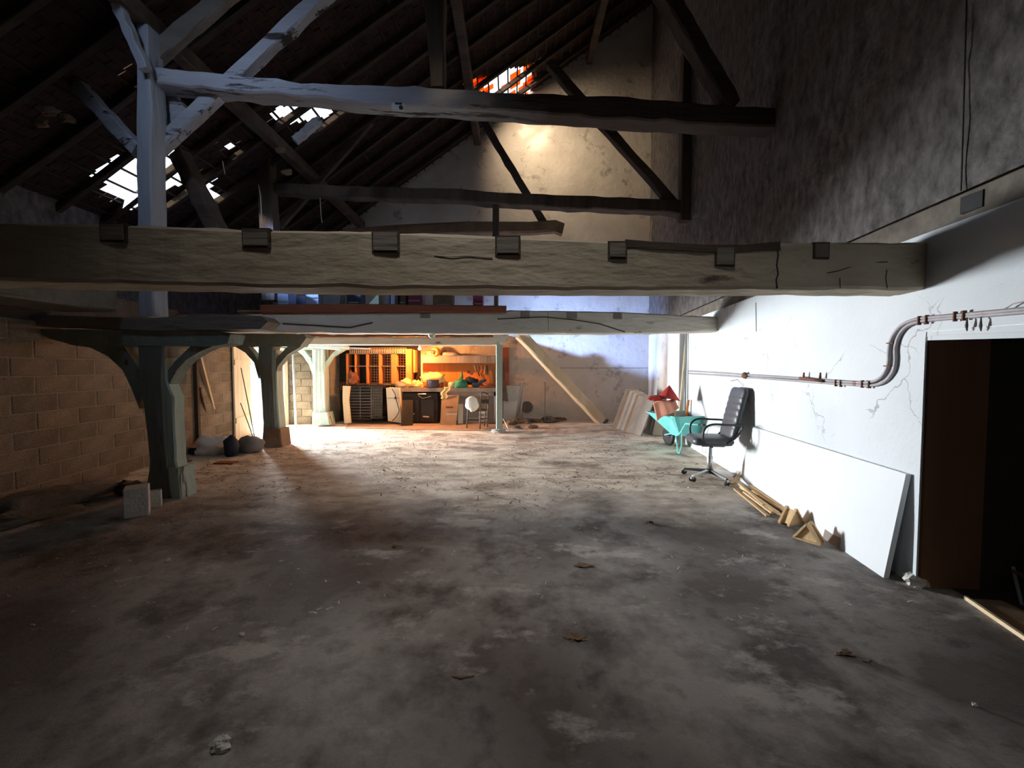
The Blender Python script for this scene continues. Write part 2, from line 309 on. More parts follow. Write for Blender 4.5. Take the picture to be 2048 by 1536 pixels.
    def blob(s, c, d, seed=0, amp=.15, n=14, m=9, fs=2.2, flat=True):
        rs = []
        for j in range(1, m):
            th = math.pi*j/m; ring = []
            for i in range(n):
                a = 2*math.pi*i/n; q = V((math.sin(th)*math.cos(a), math.sin(th)*math.sin(a), -math.cos(th)))
                k = 1+amp*2*noise.noise(q*fs+V((seed*5.1, seed, 0))); p = V((q.x*d[0]*k, q.y*d[1]*k, q.z*d[2]*k))
                if flat: p.z = max(p.z, -d[2]*.72)
                ring.append(V(c)+p)
            rs.append(ring)
        return s.rings(rs)
    def cloth(s, fn, nu, nv, t=.006):
        g = [[V(fn(i/nu, j/nv)) for i in range(nu+1)] for j in range(nv+1)]
        k = len(s.v); W = nu+1; s.v += [p for r in g for p in r]+[p+V((0, 0, -t)) for r in g for p in r]; T = (nu+1)*(nv+1)
        for j in range(nv):
            for i in range(nu):
                a = k+j*W+i; s.f.append((a, a+1, a+1+W, a+W)); s.f.append((a+T+W, a+1+W+T, a+1+T, a+T))
        for i in range(nu): a = k+i; s.f.append((a+1, a, a+T, a+1+T)); b = k+nv*W+i; s.f.append((b, b+1, b+1+T, b+T))
        for j in range(nv): a = k+j*W; s.f.append((a, a+W, a+W+T, a+T)); b = a+nu; s.f.append((b+W, b, b+T, b+W+T))
        return s
WL = {}
def tag(o, label=None, cat=None, group=None, kind=None):
    if label: o['label'] = label
    if cat: o['category'] = cat
    if group: o['group'] = group
    if kind: o['kind'] = kind
    return o
def thing(name, label, cat, loc=(0, 0, 0), rz=0, group=None):
    o = bpy.data.objects.new(name, None); C.objects.link(o); o.location = loc; o.rotation_euler.z = rz; o.empty_display_size = .1
    WL[o.name] = V(loc) if rz == 0 else V((0, 0, 0)); return tag(o, label, cat, group)
def obj(name, mb, m, parent=None, smooth=False, label=None, cat=None, group=None, kind=None, org=None):
    vs = mb.v; loc = V((0, 0, 0))
    if parent is not None: loc = WL.get(parent.name, V((0, 0, 0)))
    elif org is not None: loc = V(org)
    elif kind != 'structure' and kind != 'stuff':
        lo = [min(p[i] for p in vs) for i in range(3)]; hi = [max(p[i] for p in vs) for i in range(3)]
        loc = V(((lo[0]+hi[0])/2, (lo[1]+hi[1])/2, lo[2]))
    me = bpy.data.meshes.new(name); me.from_pydata([tuple(p-loc) for p in vs], [], mb.f)
    bm = bmesh.new(); bm.from_mesh(me); bmesh.ops.recalc_face_normals(bm, faces=bm.faces); bm.to_mesh(me); bm.free()
    if smooth:
        for p in me.polygons: p.use_smooth = True
    me.materials.append(M[m] if isinstance(m, str) else m)
    o = bpy.data.objects.new(name, me); C.objects.link(o)
    if parent is not None: o.parent = parent
    else: o.location = loc
    WL[o.name] = loc
    return tag(o, label, cat, group, kind)
def kid(o, p):   # a shared copy of a part under p
    c = o.copy(); C.objects.link(c); c.parent = p; return c
def pxp(poly, Y): return [PY(x, y, Y) for x, y in poly]
def lerpt(tab, x):
    for a, b in zip(tab, tab[1:]):
        if a[0] <= x <= b[0]:
            t = (x-a[0])/(b[0]-a[0]); return [p+(q-p)*t for p, q in zip(a, b)]
    return list(tab[0] if x < tab[0][0] else tab[-1])
def hbeam(tab, Yf, depth, n=40, amp=.006, seed=1, dfun=None):
    """squared timber whose front face follows surveyed stations (px, ytop, ybottom); Yf(px) is the distance of that face"""
    mb = MB(); rs = []; x0, x1 = tab[0][0], tab[-1][0]
    for i in range(n+1):
        x = x0+(x1-x0)*i/n; _, yt, yb = lerpt(tab, x); Y = Yf(x)
        a = PY(x, yt, Y); b = PY(x, yb, Y); zt, zb = a.z, b.z; X = a.x; c = .018
        def j(k): return noise.noise(V((i*.55, k*3.3, seed)))*amp
        rs.append([V((X, Y+c+j(1), zb+j(2))), V((X, Y+depth-c+j(3), zb+j(4))), V((X, Y+depth+j(3), zb+c)), V((X, Y+depth, zt-c)), V((X, Y+depth-c, zt+j(5))),
                   V((X, Y+c, zt+j(6))), V((X, Y+j(1), zt-c)), V((X, Y+j(1), zb+c+j(2)))])
    return mb.rings(rs)
def vpost(tab, Y, depth, n=16, amp=.006, seed=1):
    """upright timber from stations (py, xleft, xright) on a face at distance Y"""
    mb = MB(); rs = []; y0, y1 = tab[0][0], tab[-1][0]
    for i in range(n+1):
        y = y0+(y1-y0)*i/n; _, xl, xr = lerpt(tab, y); a = PY(xl, y, Y); b = PY(xr, y, Y); c = .016; z = a.z
        def j(k): return noise.noise(V((i*.6, k*3.3, seed)))*amp
        rs.append([V((a.x+c+j(1), Y, z)), V((b.x-c+j(2), Y, z)), V((b.x+j(2), Y+c, z)), V((b.x+j(2), Y+depth-c, z)), V((b.x-c, Y+depth, z)), V((a.x+c, Y+depth, z)), V((a.x+j(1), Y+depth-c, z)), V((a.x+j(1), Y+c, z))])
    return mb.rings(rs)
# ================================================================== STRUCTURE
ST = 'structure'
g = MB(); nx, ny = 60, 80        # gently uneven slab
def fz(x, y): return 0
k = len(g.v)
X0, X1, Y0, Y1 = -7.2, 5.2, -3.2, 12.0
for j in range(ny+1):
    for i in range(nx+1):
        g.v.append(V((X0+(X1-X0)*i/nx, Y0+(Y1-Y0)*j/ny, 0)))
for j in range(ny):
    for i in range(nx):
        a = j*(nx+1)+i; g.f.append((a, a+1, a+nx+2, a+nx+1))
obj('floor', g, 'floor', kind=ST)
obj('ground', MB().box((-18, 6, -.03), (21, 60, .04)), 'concrete', kind=ST)
# ---- left wall of cinder blocks
DY0, DY1 = 8.62, 10.75     # doorway to the yard
LWT = 2.0
root = MB()
def lwbox(mb, y0, y1, z0, z1, off=0, th=.22):
    a = V((lwx(y0), y0, 0))-LN*off; b = V((lwx(y1), y1, 0))-LN*off; o = -LN*th
    P = [a+o, a, b, b+o]; mb.hexa([p+V((0, 0, z0)) for p in P]+[p+V((0, 0, z1)) for p in P]); return mb
lwbox(root, -3.2, DY0, 0, LWT+.02, .002); lwbox(root, DY1, 11.7, 0, 2.4, .002); lwbox(root, DY0, DY1, 1.95, 2.4, .002)
obj('trim_wall_top', lwbox(MB(), -3.2, 11.7, LWT+.02 if False else 2.03, 2.46, .05, .3), 'darkw', kind=ST)
wl = obj('wall_left', root, 'mortar', kind=ST)
BL, BH = .5, .2
full = MB(); full.hexa([V(p) for p in ((0, 0, 0), (-.05, 0, 0), (-.05, BL-.014, 0), (0, BL-.014, 0), (0, 0, BH-.014), (-.05, 0, BH-.014), (-.05, BL-.014, BH-.014), (0, BL-.014, BH-.014))])
first = None
ang = math.atan2(-LD.x, LD.y)
rnd = random.Random(3)
def put_block(parent, name, loc, rz, L=BL, xs=1):
    global first
    if first is None:
        me = bpy.data.meshes.new('block'); me.from_pydata([tuple(p) for p in full.v], [], full.f)
        bm = bmesh.new(); bm.from_mesh(me); bmesh.ops.recalc_face_normals(bm, faces=bm.faces); bmesh.ops.bevel(bm, geom=list(bm.edges), offset=.006, segments=1, affect='EDGES'); bm.to_mesh(me); bm.free()
        me.materials.append(M['block']); first = me
    o = bpy.data.objects.new(name, first); C.objects.link(o); o.parent = parent
    o.location = loc; o.rotation_euler.z = rz; o.scale.y = L/BL; return o
for r in range(10):
    y = 3.05+(.25 if r % 2 else 0)
    while y < DY0-.05:
        L = min(BL, DY0-y); d = rnd.uniform(.001, .006)
        p = V((lwx(y), y, r*BH+.012))+LN*d
        put_block(wl, 'block', p, ang, L); y += BL
# ---- short return of blocks left of the nook, facing the room
YRET = 10.8
wr_ = obj('wall_back_corner', MB().box((-5.42, YRET+.13, 1.05), (1.25, .22, 2.1)), 'mortar', kind=ST)
for r in range(10):
    x = -6.05+(.0 if r % 2 else -.25)
    while x < -4.83:
        xa = max(x, -6.03); xb = min(x+BL, -4.8)
        if xb-xa > .05:
            o = put_block(wr_, 'block', (xa, YRET+rnd.uniform(-.004, .004), r*BH+.012), R(-90), xb-xa)
        x += BL
obj('wall_return', MB().box((-4.86, 11.25, 1.05), (.1, .7, 2.1)), 'mortar', kind=ST)
# ---- upper left closure above the block wall (eaves)
mb = MB(); mb.box((-6.72, 4.2, 3.0), (.12, 15, 2.0)); obj('wall_eaves', mb, 'rough', kind=ST)
mb = MB()
for y in (-2.9, -.9, 1.1): mb.box((-6.0, y+.98, 2.1), (1.5, 1.9, .05))
mb.box((-6.15, 5.85, 2.42), (1.15, 11.5, .05))
obj('trim_eaves', mb, 'darkw', kind=ST)
# ---- back gable
xl, xr = -6.8, 4.4
mb = MB(); P = [V((xl, YB, 0)), V((xr, YB, 0)), V((xr, YB, RF0+RFS*xr+.05)), V((xl, YB, RF0+RFS*xl+.05))]
mb.prism(P, (0, .3, 0)); wb = obj('wall_back', mb, 'gable', kind=ST)
a = PY(1085, 736, YB); b = PY(1300, 737, YB)
obj('seam', MB().box(((a.x+b.x)/2, YB-.001, a.z), (b.x-a.x, .008, .02)), 'greywood', wb)
# ---- right wall: smooth white render below, rough stone band, roughcast above
def rbox(mb, y0, y1, z0, z1, off=0.0, th=.34):
    a = V((rwx(y0), y0, 0))+RN*off; b = V((rwx(y1), y1, 0))+RN*off; o = -RN*th
    P = [a, a+o, b+o, b]; return mb.hexa([p+V((0, 0, z0)) for p in P]+[p+V((0, 0, z1)) for p in P])
DT = 1.685
mb = MB(); rbox(mb, 2.765, 11.6, 0, 2.40); rbox(mb, 1.05, 2.765, DT, 2.40); rbox(mb, -3.2, 1.05, 0, 2.40)
wr = obj('wall_right', mb, 'white', kind=ST)
mb = MB(); rbox(mb, -3.2, 11.6, 2.40, 2.57, -.03, .36); band = obj('trim_stone_band', mb, 'stone', kind=ST)
# roughcast: a relief grid
mb = MB(); ny_, nz_ = 150, 90
k = 0
for j in range(nz_+1):
    for i in range(ny_+1):
        y = -3.2+14.8*i/ny_; z = 2.57+(12.2-2.57)*j/nz_
        d = noise.noise(V((y*2.6, z*2.6, 0)))*.018+noise.noise(V((y*7, z*7, 4)))*.010
        if j == 0: d = 0
        p = V((rwx(y), y, z))+RN*(.01+d); mb.v.append(p)
for j in range(nz_):
    for i in range(ny_):
        a = j*(ny_+1)+i; mb.f.append((a, a+1, a+ny_+2, a+ny_+1))
obj('wall_right_upper', mb, 'rough', kind=ST)
mb = MB(); rbox(mb, -3.2, 11.6, 2.57, 12.3, -.05, .3); obj('wall_right_core', mb, 'stone', kind=ST)
# pocket hole in the band
a = PR(1935, 405); obj('wall_pocket', MB().box(tuple(a-RN*.05), (.07, .12, .10)), 'black', band)
# doorway in the right wall: reveal, dark room, frame lines
mb = MB()
a = V((rwx(2.765), 2.765, 0)); 

j0 = a-RN*.012+V((0, -.002, 0)); j1 = a-RN*.37+V((0, -.002, 0)); o_ = V((0, -.02, 0)); up_ = V((0, 0, DT))
mb.hexa([j0, j1, j1+o_, j0+o_, j0+up_, j1+up_, j1+o_+up_, j0+o_+up_]); d1 = obj('door_1', mb, 'jamb', kind=ST)
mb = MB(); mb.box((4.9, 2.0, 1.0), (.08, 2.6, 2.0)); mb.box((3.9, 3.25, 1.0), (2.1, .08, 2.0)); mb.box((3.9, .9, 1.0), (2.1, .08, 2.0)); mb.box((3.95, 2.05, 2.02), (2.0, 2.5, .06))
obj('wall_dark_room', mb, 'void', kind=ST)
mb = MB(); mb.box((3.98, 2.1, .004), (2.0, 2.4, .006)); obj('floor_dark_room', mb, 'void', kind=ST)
fr = MB()
def rstrip(p0, p1, w, t=.006, off=0.002):   # thin raised strip on the right wall
    a, b = V(p0), V(p1); d = (b-a).normalized(); s = d.cross(RN).normalized()*w/2; o = RN*t
    a = a+RN*off; b = b+RN*off; fr.hexa([a-s, a+s, b+s, b-s, a-s+o, a+s+o, b+s+o, b-s+o])
rstrip(PR(1858, 663), PR(2060, 647), .004, .003); rstrip(PR(1872, 671), PR(2060, 664), .004, .003); rstrip(PR(1853, 664), PR(1828, 1165), .004, .003)
obj('frame_line', fr, 'zinc', d1)
fr = MB(); b0 = a+V((0, -.004, 0)); rstrip(b0, b0+V((0, 0, DT+.02)), .026, .012, 0); rstrip(PR(1862, 676), PR(2060, 670), .030, .02, 0)
obj('corner_bead', fr, 'white', d1)
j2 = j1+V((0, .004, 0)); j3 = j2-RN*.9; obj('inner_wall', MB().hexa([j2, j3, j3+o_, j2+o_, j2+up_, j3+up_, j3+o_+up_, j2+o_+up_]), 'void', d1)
obj('broken_corner', MB().blob(PZ(1836, 1172)+V((.0, .02, .02)), (.07, .06, .06), 3, .3), 'concrete', d1)
# vertical crack/joint in far right wall
fr = MB(); rstrip(PR(1512, 605), PR(1513, 663), .007, .003); obj('joint', fr, 'darkw', wr)
# corner pilasters at the far right
mb = MB(); rbox(mb, 8.0, 8.9, 0, 2.40, .14, .15); obj('trim_pilaster', mb, 'white', kind=ST)
mb = MB(); rbox(mb, 8.9, 10.3, 0, 2.4, .03, .06); obj('trim_recess_panel', mb, 'gable', kind=ST)
# ---- wall behind the camera
mb = MB(); mb.box((-1, -3.2, 6), (12.4, .2, 12))
obj('wall_front', mb, 'rough', kind=ST)
# ---- the roof: rafters, laths and clay tiles seen from below
mb = MB(); sl_ = math.hypot(1, RFS)
mb.bar((-7.3, -3.3, RF0+RFS*-7.3+.02), (4.6, -3.3, RF0+RFS*4.6+.02), .1, .2)
ceil_ = obj('ceiling', mb, 'darkw', kind=ST)
ry = [ -2.6+.62*i for i in range(23)]
for i, y in enumerate(ry):
    y += rnd.uniform(-.06, .06); x1 = rwx(y)-.03
    pts = [V((x, y+.03*math.sin(x+i), RF0+RFS*x-.055)) for x in [-6.9+(x1+6.9)*q/12 for q in range(13)]]
    obj('rafter', MB().timber(pts, .085, .10, seed=i, amp=.008), 'rafter', ceil_)
lat = MB(); x = -7.0
while x < 4.3:
    z = RF0+RFS*x; y1 = YB if x < 2.95 else YB
    if not (-3.4 < x < -2.6 and False): lat.bar((x, -3.2, z+.01), (x, YB, z+.01), .035, .022)
    x += .23
obj('laths', lat, 'lath', ceil_, kind='stuff')
til = MB(); til2 = MB(); rt = random.Random(8)
SX = V((1/sl_, 0, RFS/sl_)); SN = V((-RFS/sl_, 0, 1/sl_))
holes = [  # outline of each gap as seen from the floor, with the share of tiles missing
    ([(200, 352), (235, 335), (300, 318), (345, 308), (352, 330), (362, 345), (395, 352), (408, 392), (385, 400), (345, 372), (300, 412), (262, 408), (225, 378)], 1.0),
    ([(548, 226), (600, 212), (668, 208), (650, 236), (600, 246), (545, 246)], 1.0),
    ([(425, 290), (462, 284), (462, 306), (428, 308)], .5),
    ([(936, 166), (988, 156), (988, 188), (940, 190)], .45),
    ([(990, 154), (1062, 134), (1052, 190), (990, 194)], .78),
    ([(240, 143), (268, 150), (266, 160), (246, 152)], .8)]
holes = [([(sum(q[0] for q in pl)/len(pl)*-.3+q[0]*1.3, sum(q[1] for q in pl)/len(pl)*-.3+q[1]*1.3) for q in pl], pr) for pl, pr in holes]
def inside(p, poly):
    x, y = p; c = False; n = len(poly)
    for i in range(n):
        (x1, y1), (x2, y2) = poly[i], poly[i-1]
        if (y1 > y) != (y2 > y) and x < (x2-x1)*(y-y1)/(y2-y1)+x1: c = not c
    return c
row = 0; x = -7.1
while x < 4.35:
    y = -3.25+(row % 2)*.09; z = RF0+RFS*x
    while y < YB+.1:
        skip = False; tm = til
        c = V((x+.05, y, z+.08))
        if y > 2:
            q = proj(c+SX*.08)
            for poly, pr in holes:
                if inside(q, poly):
                    if rt.random() < pr: skip = True
                    elif poly[0][0] > 800: tm = til2
        if -3.65 < x < -3.0 and 1.3 < y < 1.9: skip = True      # open skylight above the camera
        if not skip:
            w_ = .165; Lt = .27; j = rt.uniform(-.006, .006); a = c+V((0, -w_/2, 0)); t = SN*.012
            s0 = -SX*.02+SN*(.03+j); s1 = SX*Lt+SN*(.0+j)
            tm.hexa([a+s0, a+s0+V((0, w_, 0)), a+s1+V((0, w_, 0)), a+s1, a+s0+t, a+s0+V((0, w_, 0))+t, a+s1+V((0, w_, 0))+t, a+s1+t])
        y += .18
    x += .11; row += 1
obj('tiles', til, 'tile', ceil_, kind='stuff'); obj('thin_tiles', til2, 'thin', ceil_, kind='stuff', label='sunlit orange tiles in the roof gap')
# ---- doorway to the yard (left, far)
mb = MB()
a = V((lwx(DY1), DY1, 0))
mb.box((a.x+.06, DY1-.08, 1.0), (.16, .16, 2.0)); d2 = obj('door_2', mb, 'cream', kind=ST)
# open plank leaf, hinged on the near side
h0 = PZ(472, 881); h1 = V((h0.x-.26, h0.y+.95, 0)); dd = (h1-h0).normalized(); nn = V((dd.y, -dd.x, 0)); H = 1.93
for i in range(5):
    q0 = h0+dd*(.19*i); q1 = h0+dd*(.19*i+.182)
    m_ = MB().hexa([q0-nn*.03, q0, q1, q1-nn*.03]+[p+V((0, 0, H)) for p in (q0-nn*.03, q0, q1, q1-nn*.03)]); obj('plank', m_, 'cream', d2)
for z in (.35, 1.55):
    m_ = MB().hexa([h0+V((0, 0, z)), h0+nn*.022+V((0, 0, z)), h0+dd*.94+nn*.022+V((0, 0, z)), h0+dd*.94+V((0, 0, z))]+[h0+V((0, 0, z+.11)), h0+nn*.022+V((0, 0, z+.11)), h0+dd*.94+nn*.022+V((0, 0, z+.11)), h0+dd*.94+V((0, 0, z+.11))]); obj('ledge', m_, 'cream', d2)
# ================================================================== MAIN TIMBERS
def y1f(px): return 2.42+.36*max(px, -200)/1843
mb = hbeam([(-420, 440, 556), (0, 446, 561), (250, 448, 567), (500, 459, 572), (750, 462, 576), (1000, 472, 578), (1200, 480, 578), (1250, 484, 578), (1380, 494, 578), (1480, 493, 578), (1560, 486, 578), (1660, 484, 578), (1852, 484, 579)], y1f, .27, 70, .012, 2)
bm1 = thing('ceiling_beam', 'huge old limewashed oak beam with cut joist notches, nearest, spanning wall to wall', 'beam', (0, 2.7, 2.0))
obj('beam_body', mb, 'beam', bm1)
for i, (xa, xb, ya, yb) in enumerate([(200, 250, 447, 482), (485, 538, 458, 493), (745, 797, 463, 503), (992, 1039, 473, 508), (1218, 1252, 484, 516), (1432, 1468, 494, 531), (1628, 1657, 486, 516)]):
    Y = y1f(xa)-.004; A = PY(xa, ya, Y); B = PY(xb, yb, Y)
    f_ = MB().box(((A.x+B.x)/2, Y+.05, (A.z+B.z)/2), (B.x-A.x+.012, .10, A.z-B.z+.012)); fo = obj('notch', f_, 'darkw', bm1)
    obj('joist_stub', MB().box(((A.x+B.x)/2, Y+.042, (A.z+B.z)/2), (B.x-A.x-.012, .10, A.z-B.z-.012)), 'grimy', fo)
mb = MB()
pts = [PY(x, y, y1f(x)-.001) for x, y in ((1250, 488), (1320, 493), (1400, 497), (1480, 497), (1560, 491))]
mb.timber(pts, .012, .05, 4, .006); obj('rotten_edge', mb, 'darkw', bm1)
mb = MB()
for pl, rr in (([(1553, 493), (1556, 510), (1553, 530), (1556, 548), (1552, 560), (1554, 577)], .006), ([(1655, 546), (1680, 541), (1700, 534), (1720, 531), (1745, 525), (1775, 524)], .0028), ([(1774, 540), (1772, 556), (1775, 577)], .002), ([(1680, 556), (1681, 577)], .002), ([(868, 512), (900, 514), (930, 512), (985, 516)], .0022), ([(560, 520), (561, 545)], .0018), ([(548, 533), (575, 531)], .0018)):
    mb.tube([PY(x, y, y1f(x)+.001) for x, y in pl], rr, 5)
    continue
if 0:
    mb.tube([PY(x, y, y1f(x)-.002) for x, y in pl], .0045, 5)
obj('crack', mb, 'black', bm1)
# second beam
def y2f(px): return 6.45
bm2 = thing('ceiling_beam', 'long pale limewashed beam beyond the nearest one, carrying the loft edge board', 'beam', (0, 6.6, 2.05))
obj('beam_body', hbeam([(425, 634, 664), (535, 627, 664), (700, 625, 666), (1010, 624, 667), (1012, 620, 667), (1240, 624, 667), (1436, 634, 663), (1475, 634, 663)], y2f, .30, 60, .012, 5), 'beam2', bm2)
for xa, xb, ya, yb in [(840, 860, 626, 636), (1041, 1059, 622, 637), (1134, 1154, 623, 637), (1226, 1244, 626, 638)]:
    A = PY(xa, ya, 6.446); B = PY(xb, yb, 6.446); obj('joist_stub', MB().box(((A.x+B.x)/2, 6.49, (A.z+B.z)/2), (B.x-A.x, .09, A.z-B.z)), 'greywood', bm2)
mb = MB(); mb.tube([PY(x, y, 6.44) for x, y in ((995, 638), (1040, 636), (1090, 634), (1150, 640), (1200, 648), (1250, 664))], .008, 5); mb.tube([PY(x, y, 6.44) for x, y in ((565, 647), (640, 651), (700, 655), (745, 645))], .01, 5); mb.tube([PY(1096, 622, 6.442), PY(1097, 662, 6.442)], .004, 4)
obj('crack', mb, 'darkw', bm2)
mb = hbeam([(520, 609, 626), (700, 607, 625), (900, 610, 625), (1013, 611, 626)], lambda p: 6.40, .03, 24, .004, 6)
obj('fascia_board', mb, 'redwood', label='red-brown loft edge board lying on top of the pale second beam', cat='board')
# loft floor over the nook
lf = thing('loft_floor', 'low wooden loft floor of boards on joists above the workbench nook', 'loft', (-3, 9, 2.2))
for i in range(14):
    x0 = -6.0+i*.423; y0 = 6.46 if x0 > -4.6 else 6.9
    obj('floor_board', MB().box((x0+.205, (y0+11.45)/2, 2.385), (.41, 11.45-y0, .03)), 'brownwood', lf)
for i in range(9):
    x = -5.3+i*.64; obj('joist', MB().timber([(x, 6.80, 2.30), (x, 11.42, 2.30)], .09, .13, i, .006), 'darkw', lf)
# nook lintel
lin = obj('nook_lintel', hbeam([(560, 674, 690), (700, 674, 690), (1006, 674, 691)], lambda p: 9.42, .16, 30, .006, 8), 'beam2', label='thin pale lintel over the workbench nook, resting on the slim green post', cat='beam')
mb = MB().bar(PY(560, 671, 9.5), PY(1000, 671, 9.5), .1, .05); obj('lintel_packing', mb, 'redwood', label='red-brown packing strip between the nook lintel and the loft', cat='board')
# ---- arcade posts with their braces
def post(label, shaft, Y, depth, bol, braces, mats, extra=None, bdepth=.16, seed=1):
    y_base = shaft[-1]; b = PY((y_base[1]+y_base[2])/2, y_base[0], Y)
    t = thing('arcade_post', label, 'post', (b.x, Y+depth/2, 0))
    obj('shaft', vpost(shaft, Y, depth, seed=seed), mats[0], t)
    if bol: obj('bolster', MB().prism(pxp(bol, Y-.01), (0, depth+.02, 0)), mats[1], t)
    for pl in braces: obj('brace', MB().prism(pxp(pl, Y+depth*.5-bdepth/2), (0, bdepth, 0)), mats[1], t)
    if extra: extra(t)
    return t
def ex1(t):
    obj('side_piece', vpost([(716, 326, 331), (775, 324, 335), (786, 322, 346), (900, 330, 350), (935, 334, 352), (938, 333, 358), (1000, 339, 362)], 4.66, .17, 18, .008, 5), 'greenz', t)
    obj('plinth', vpost([(936, 334, 358), (960, 335, 360), (1002, 341, 364)], 4.63, .24, 6, .006, 6), 'greenz', t)
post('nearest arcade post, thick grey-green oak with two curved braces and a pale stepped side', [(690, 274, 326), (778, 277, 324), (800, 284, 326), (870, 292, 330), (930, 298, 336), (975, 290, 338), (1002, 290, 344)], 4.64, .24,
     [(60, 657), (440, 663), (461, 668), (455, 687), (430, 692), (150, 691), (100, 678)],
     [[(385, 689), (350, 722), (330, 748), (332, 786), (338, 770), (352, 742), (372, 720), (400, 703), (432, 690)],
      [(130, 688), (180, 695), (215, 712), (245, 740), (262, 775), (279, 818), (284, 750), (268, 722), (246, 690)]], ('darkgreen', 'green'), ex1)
def ex2(t):
    obj('side_piece', vpost([(700, 547, 552), (780, 545, 553), (880, 551, 561)], 7.74, .24, 8, .006, 7), 'greenz', t)
    obj('plinth', vpost([(858, 528, 560), (894, 527, 564)], 7.66, .34, 4, .005, 9), 'brownwood', t)
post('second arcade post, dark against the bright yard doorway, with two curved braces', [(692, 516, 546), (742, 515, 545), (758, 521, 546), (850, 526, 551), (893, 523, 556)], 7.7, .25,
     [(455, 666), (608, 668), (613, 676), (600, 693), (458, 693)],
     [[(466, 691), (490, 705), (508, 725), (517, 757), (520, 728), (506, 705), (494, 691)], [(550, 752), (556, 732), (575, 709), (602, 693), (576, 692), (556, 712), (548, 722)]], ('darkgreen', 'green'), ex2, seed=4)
def ex3(t):
    obj('plinth', vpost([(825, 624, 655), (850, 624, 660)], 10.33, .34, 4, .004, 9), 'greenz', t)
    for x in (630, 637, 644): obj('flute', vpost([(700, x-1.3, x+1.3), (745, x-1.3, x+1.3)], 10.385, .03, 3, .001), 'paintw', t)
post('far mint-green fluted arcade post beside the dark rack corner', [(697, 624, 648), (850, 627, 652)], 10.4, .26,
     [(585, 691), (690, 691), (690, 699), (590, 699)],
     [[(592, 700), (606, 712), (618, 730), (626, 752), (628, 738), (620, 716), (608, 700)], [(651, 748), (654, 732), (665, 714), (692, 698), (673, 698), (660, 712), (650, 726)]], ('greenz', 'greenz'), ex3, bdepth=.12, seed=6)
ct = obj('corbel_beam', MB().prism(pxp([(38, 629), (150, 632), (300, 636), (430, 628), (522, 632), (536, 643), (520, 658), (300, 661), (200, 656), (38, 650)], 4.58), (0, .26, 0)), 'grimy', label='dark thick timber lying across the nearest arcade post, sawn end to the right', cat='beam')
# slim green post of the nook
t = thing('slim_post', 'slim mint-green post at the right end of the workbench nook', 'post', (PZ(1000, 864).x, 9.5, 0))
obj('shaft', vpost([(684, 992, 1004), (864, 992, 1005)], 9.42, .18, 10, .004, 3), 'greenz', t)
obj('cap', MB().prism(pxp([(984, 668), (1018, 668), (1010, 684), (992, 684)], 9.38), (0, .24, 0)), 'paintw', t)
obj('foot', MB().blob(PZ(998, 866)+V((0, .1, .02)), (.17, .16, .06), 5, .3), 'concrete', t)
# near plate over the left wall
t = obj('wall_plate', MB().timber([(-4.62, y, 2.24) for y in (-3, -1, .5, 2.2, 3, 3.8, 4.5)], .62, .27, 3, .02), 'grimy', label='wide rough timber plate running back above the left block wall', cat='beam')
# ---- upper trusses
def y3f(px): return 4.80
tie1 = thing('tie_beam', 'nearer upper tie beam, blue-lit at its left end and dark at the right wall', 'beam', (0, 4.9, 4.5))
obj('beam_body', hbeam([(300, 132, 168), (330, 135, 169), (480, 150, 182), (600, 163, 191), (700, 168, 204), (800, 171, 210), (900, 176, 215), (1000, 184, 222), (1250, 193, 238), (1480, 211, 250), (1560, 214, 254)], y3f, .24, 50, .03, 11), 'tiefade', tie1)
t = thing('socket_plate', 'small white enamel plate with a dark hole on the upper tie beam', 'plate', tuple(PY(796, 220, 4.75)))
obj('plate', MB().box(tuple(PY(796, 214, 4.76)), (.14, .03, .085), None, .008), 'paintw', t)
obj('hole', MB().lathe([(.022, -.01), (.024, .004)], tuple(PY(802, 215, 4.742)), 12, 'y'), 'black', t)
obj('slot', MB().box(tuple(PY(797, 207, 4.743)), (.08, .006, .018)), 'black', t)
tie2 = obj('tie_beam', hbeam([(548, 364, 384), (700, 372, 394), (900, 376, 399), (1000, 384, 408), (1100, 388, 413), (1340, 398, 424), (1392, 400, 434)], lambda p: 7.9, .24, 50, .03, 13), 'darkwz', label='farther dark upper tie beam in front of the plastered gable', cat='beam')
obj('upper_post', vpost([(34, 270, 292), (60, 270, 293), (115, 270, 295), (135, 271, 298), (200, 270, 303), (300, 271, 300), (445, 273, 304), (632, 276, 306)], 4.72, .22, 24, .014, 15), 'paintz', label='blue-lit whitewashed upper post rising from behind the nearest beam', cat='post')
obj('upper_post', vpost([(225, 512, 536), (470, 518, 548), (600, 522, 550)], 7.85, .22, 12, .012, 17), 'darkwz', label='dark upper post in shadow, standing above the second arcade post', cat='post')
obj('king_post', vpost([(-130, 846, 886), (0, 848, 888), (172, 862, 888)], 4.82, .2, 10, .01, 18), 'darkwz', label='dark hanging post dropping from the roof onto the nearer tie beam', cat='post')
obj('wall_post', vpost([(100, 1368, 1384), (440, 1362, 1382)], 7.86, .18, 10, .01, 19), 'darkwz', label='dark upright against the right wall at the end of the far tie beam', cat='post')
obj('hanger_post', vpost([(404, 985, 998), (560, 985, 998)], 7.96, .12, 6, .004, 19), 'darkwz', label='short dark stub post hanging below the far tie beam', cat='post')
def strut(label, a, b, Ya, Yb, w, h, m, seed, amp=.012, cat='brace', name='strut'):
    return obj(name, MB().timber([PY(a[0], a[1], Ya), PY(b[0], b[1], Yb)], w, h, seed, amp, 12), m, label=label, cat=cat)
strut('whitewashed diagonal brace from the upper post up past the tie beam to the right', (296, 318), (672, -30), 4.98, 5.0, .13, .15, 'tie', 21)
strut('grey brace rising right from the top of the blue-lit upper post', (296, 125), (560, -100), 4.9, 5.3, .13, .17, 'grimy', 22)
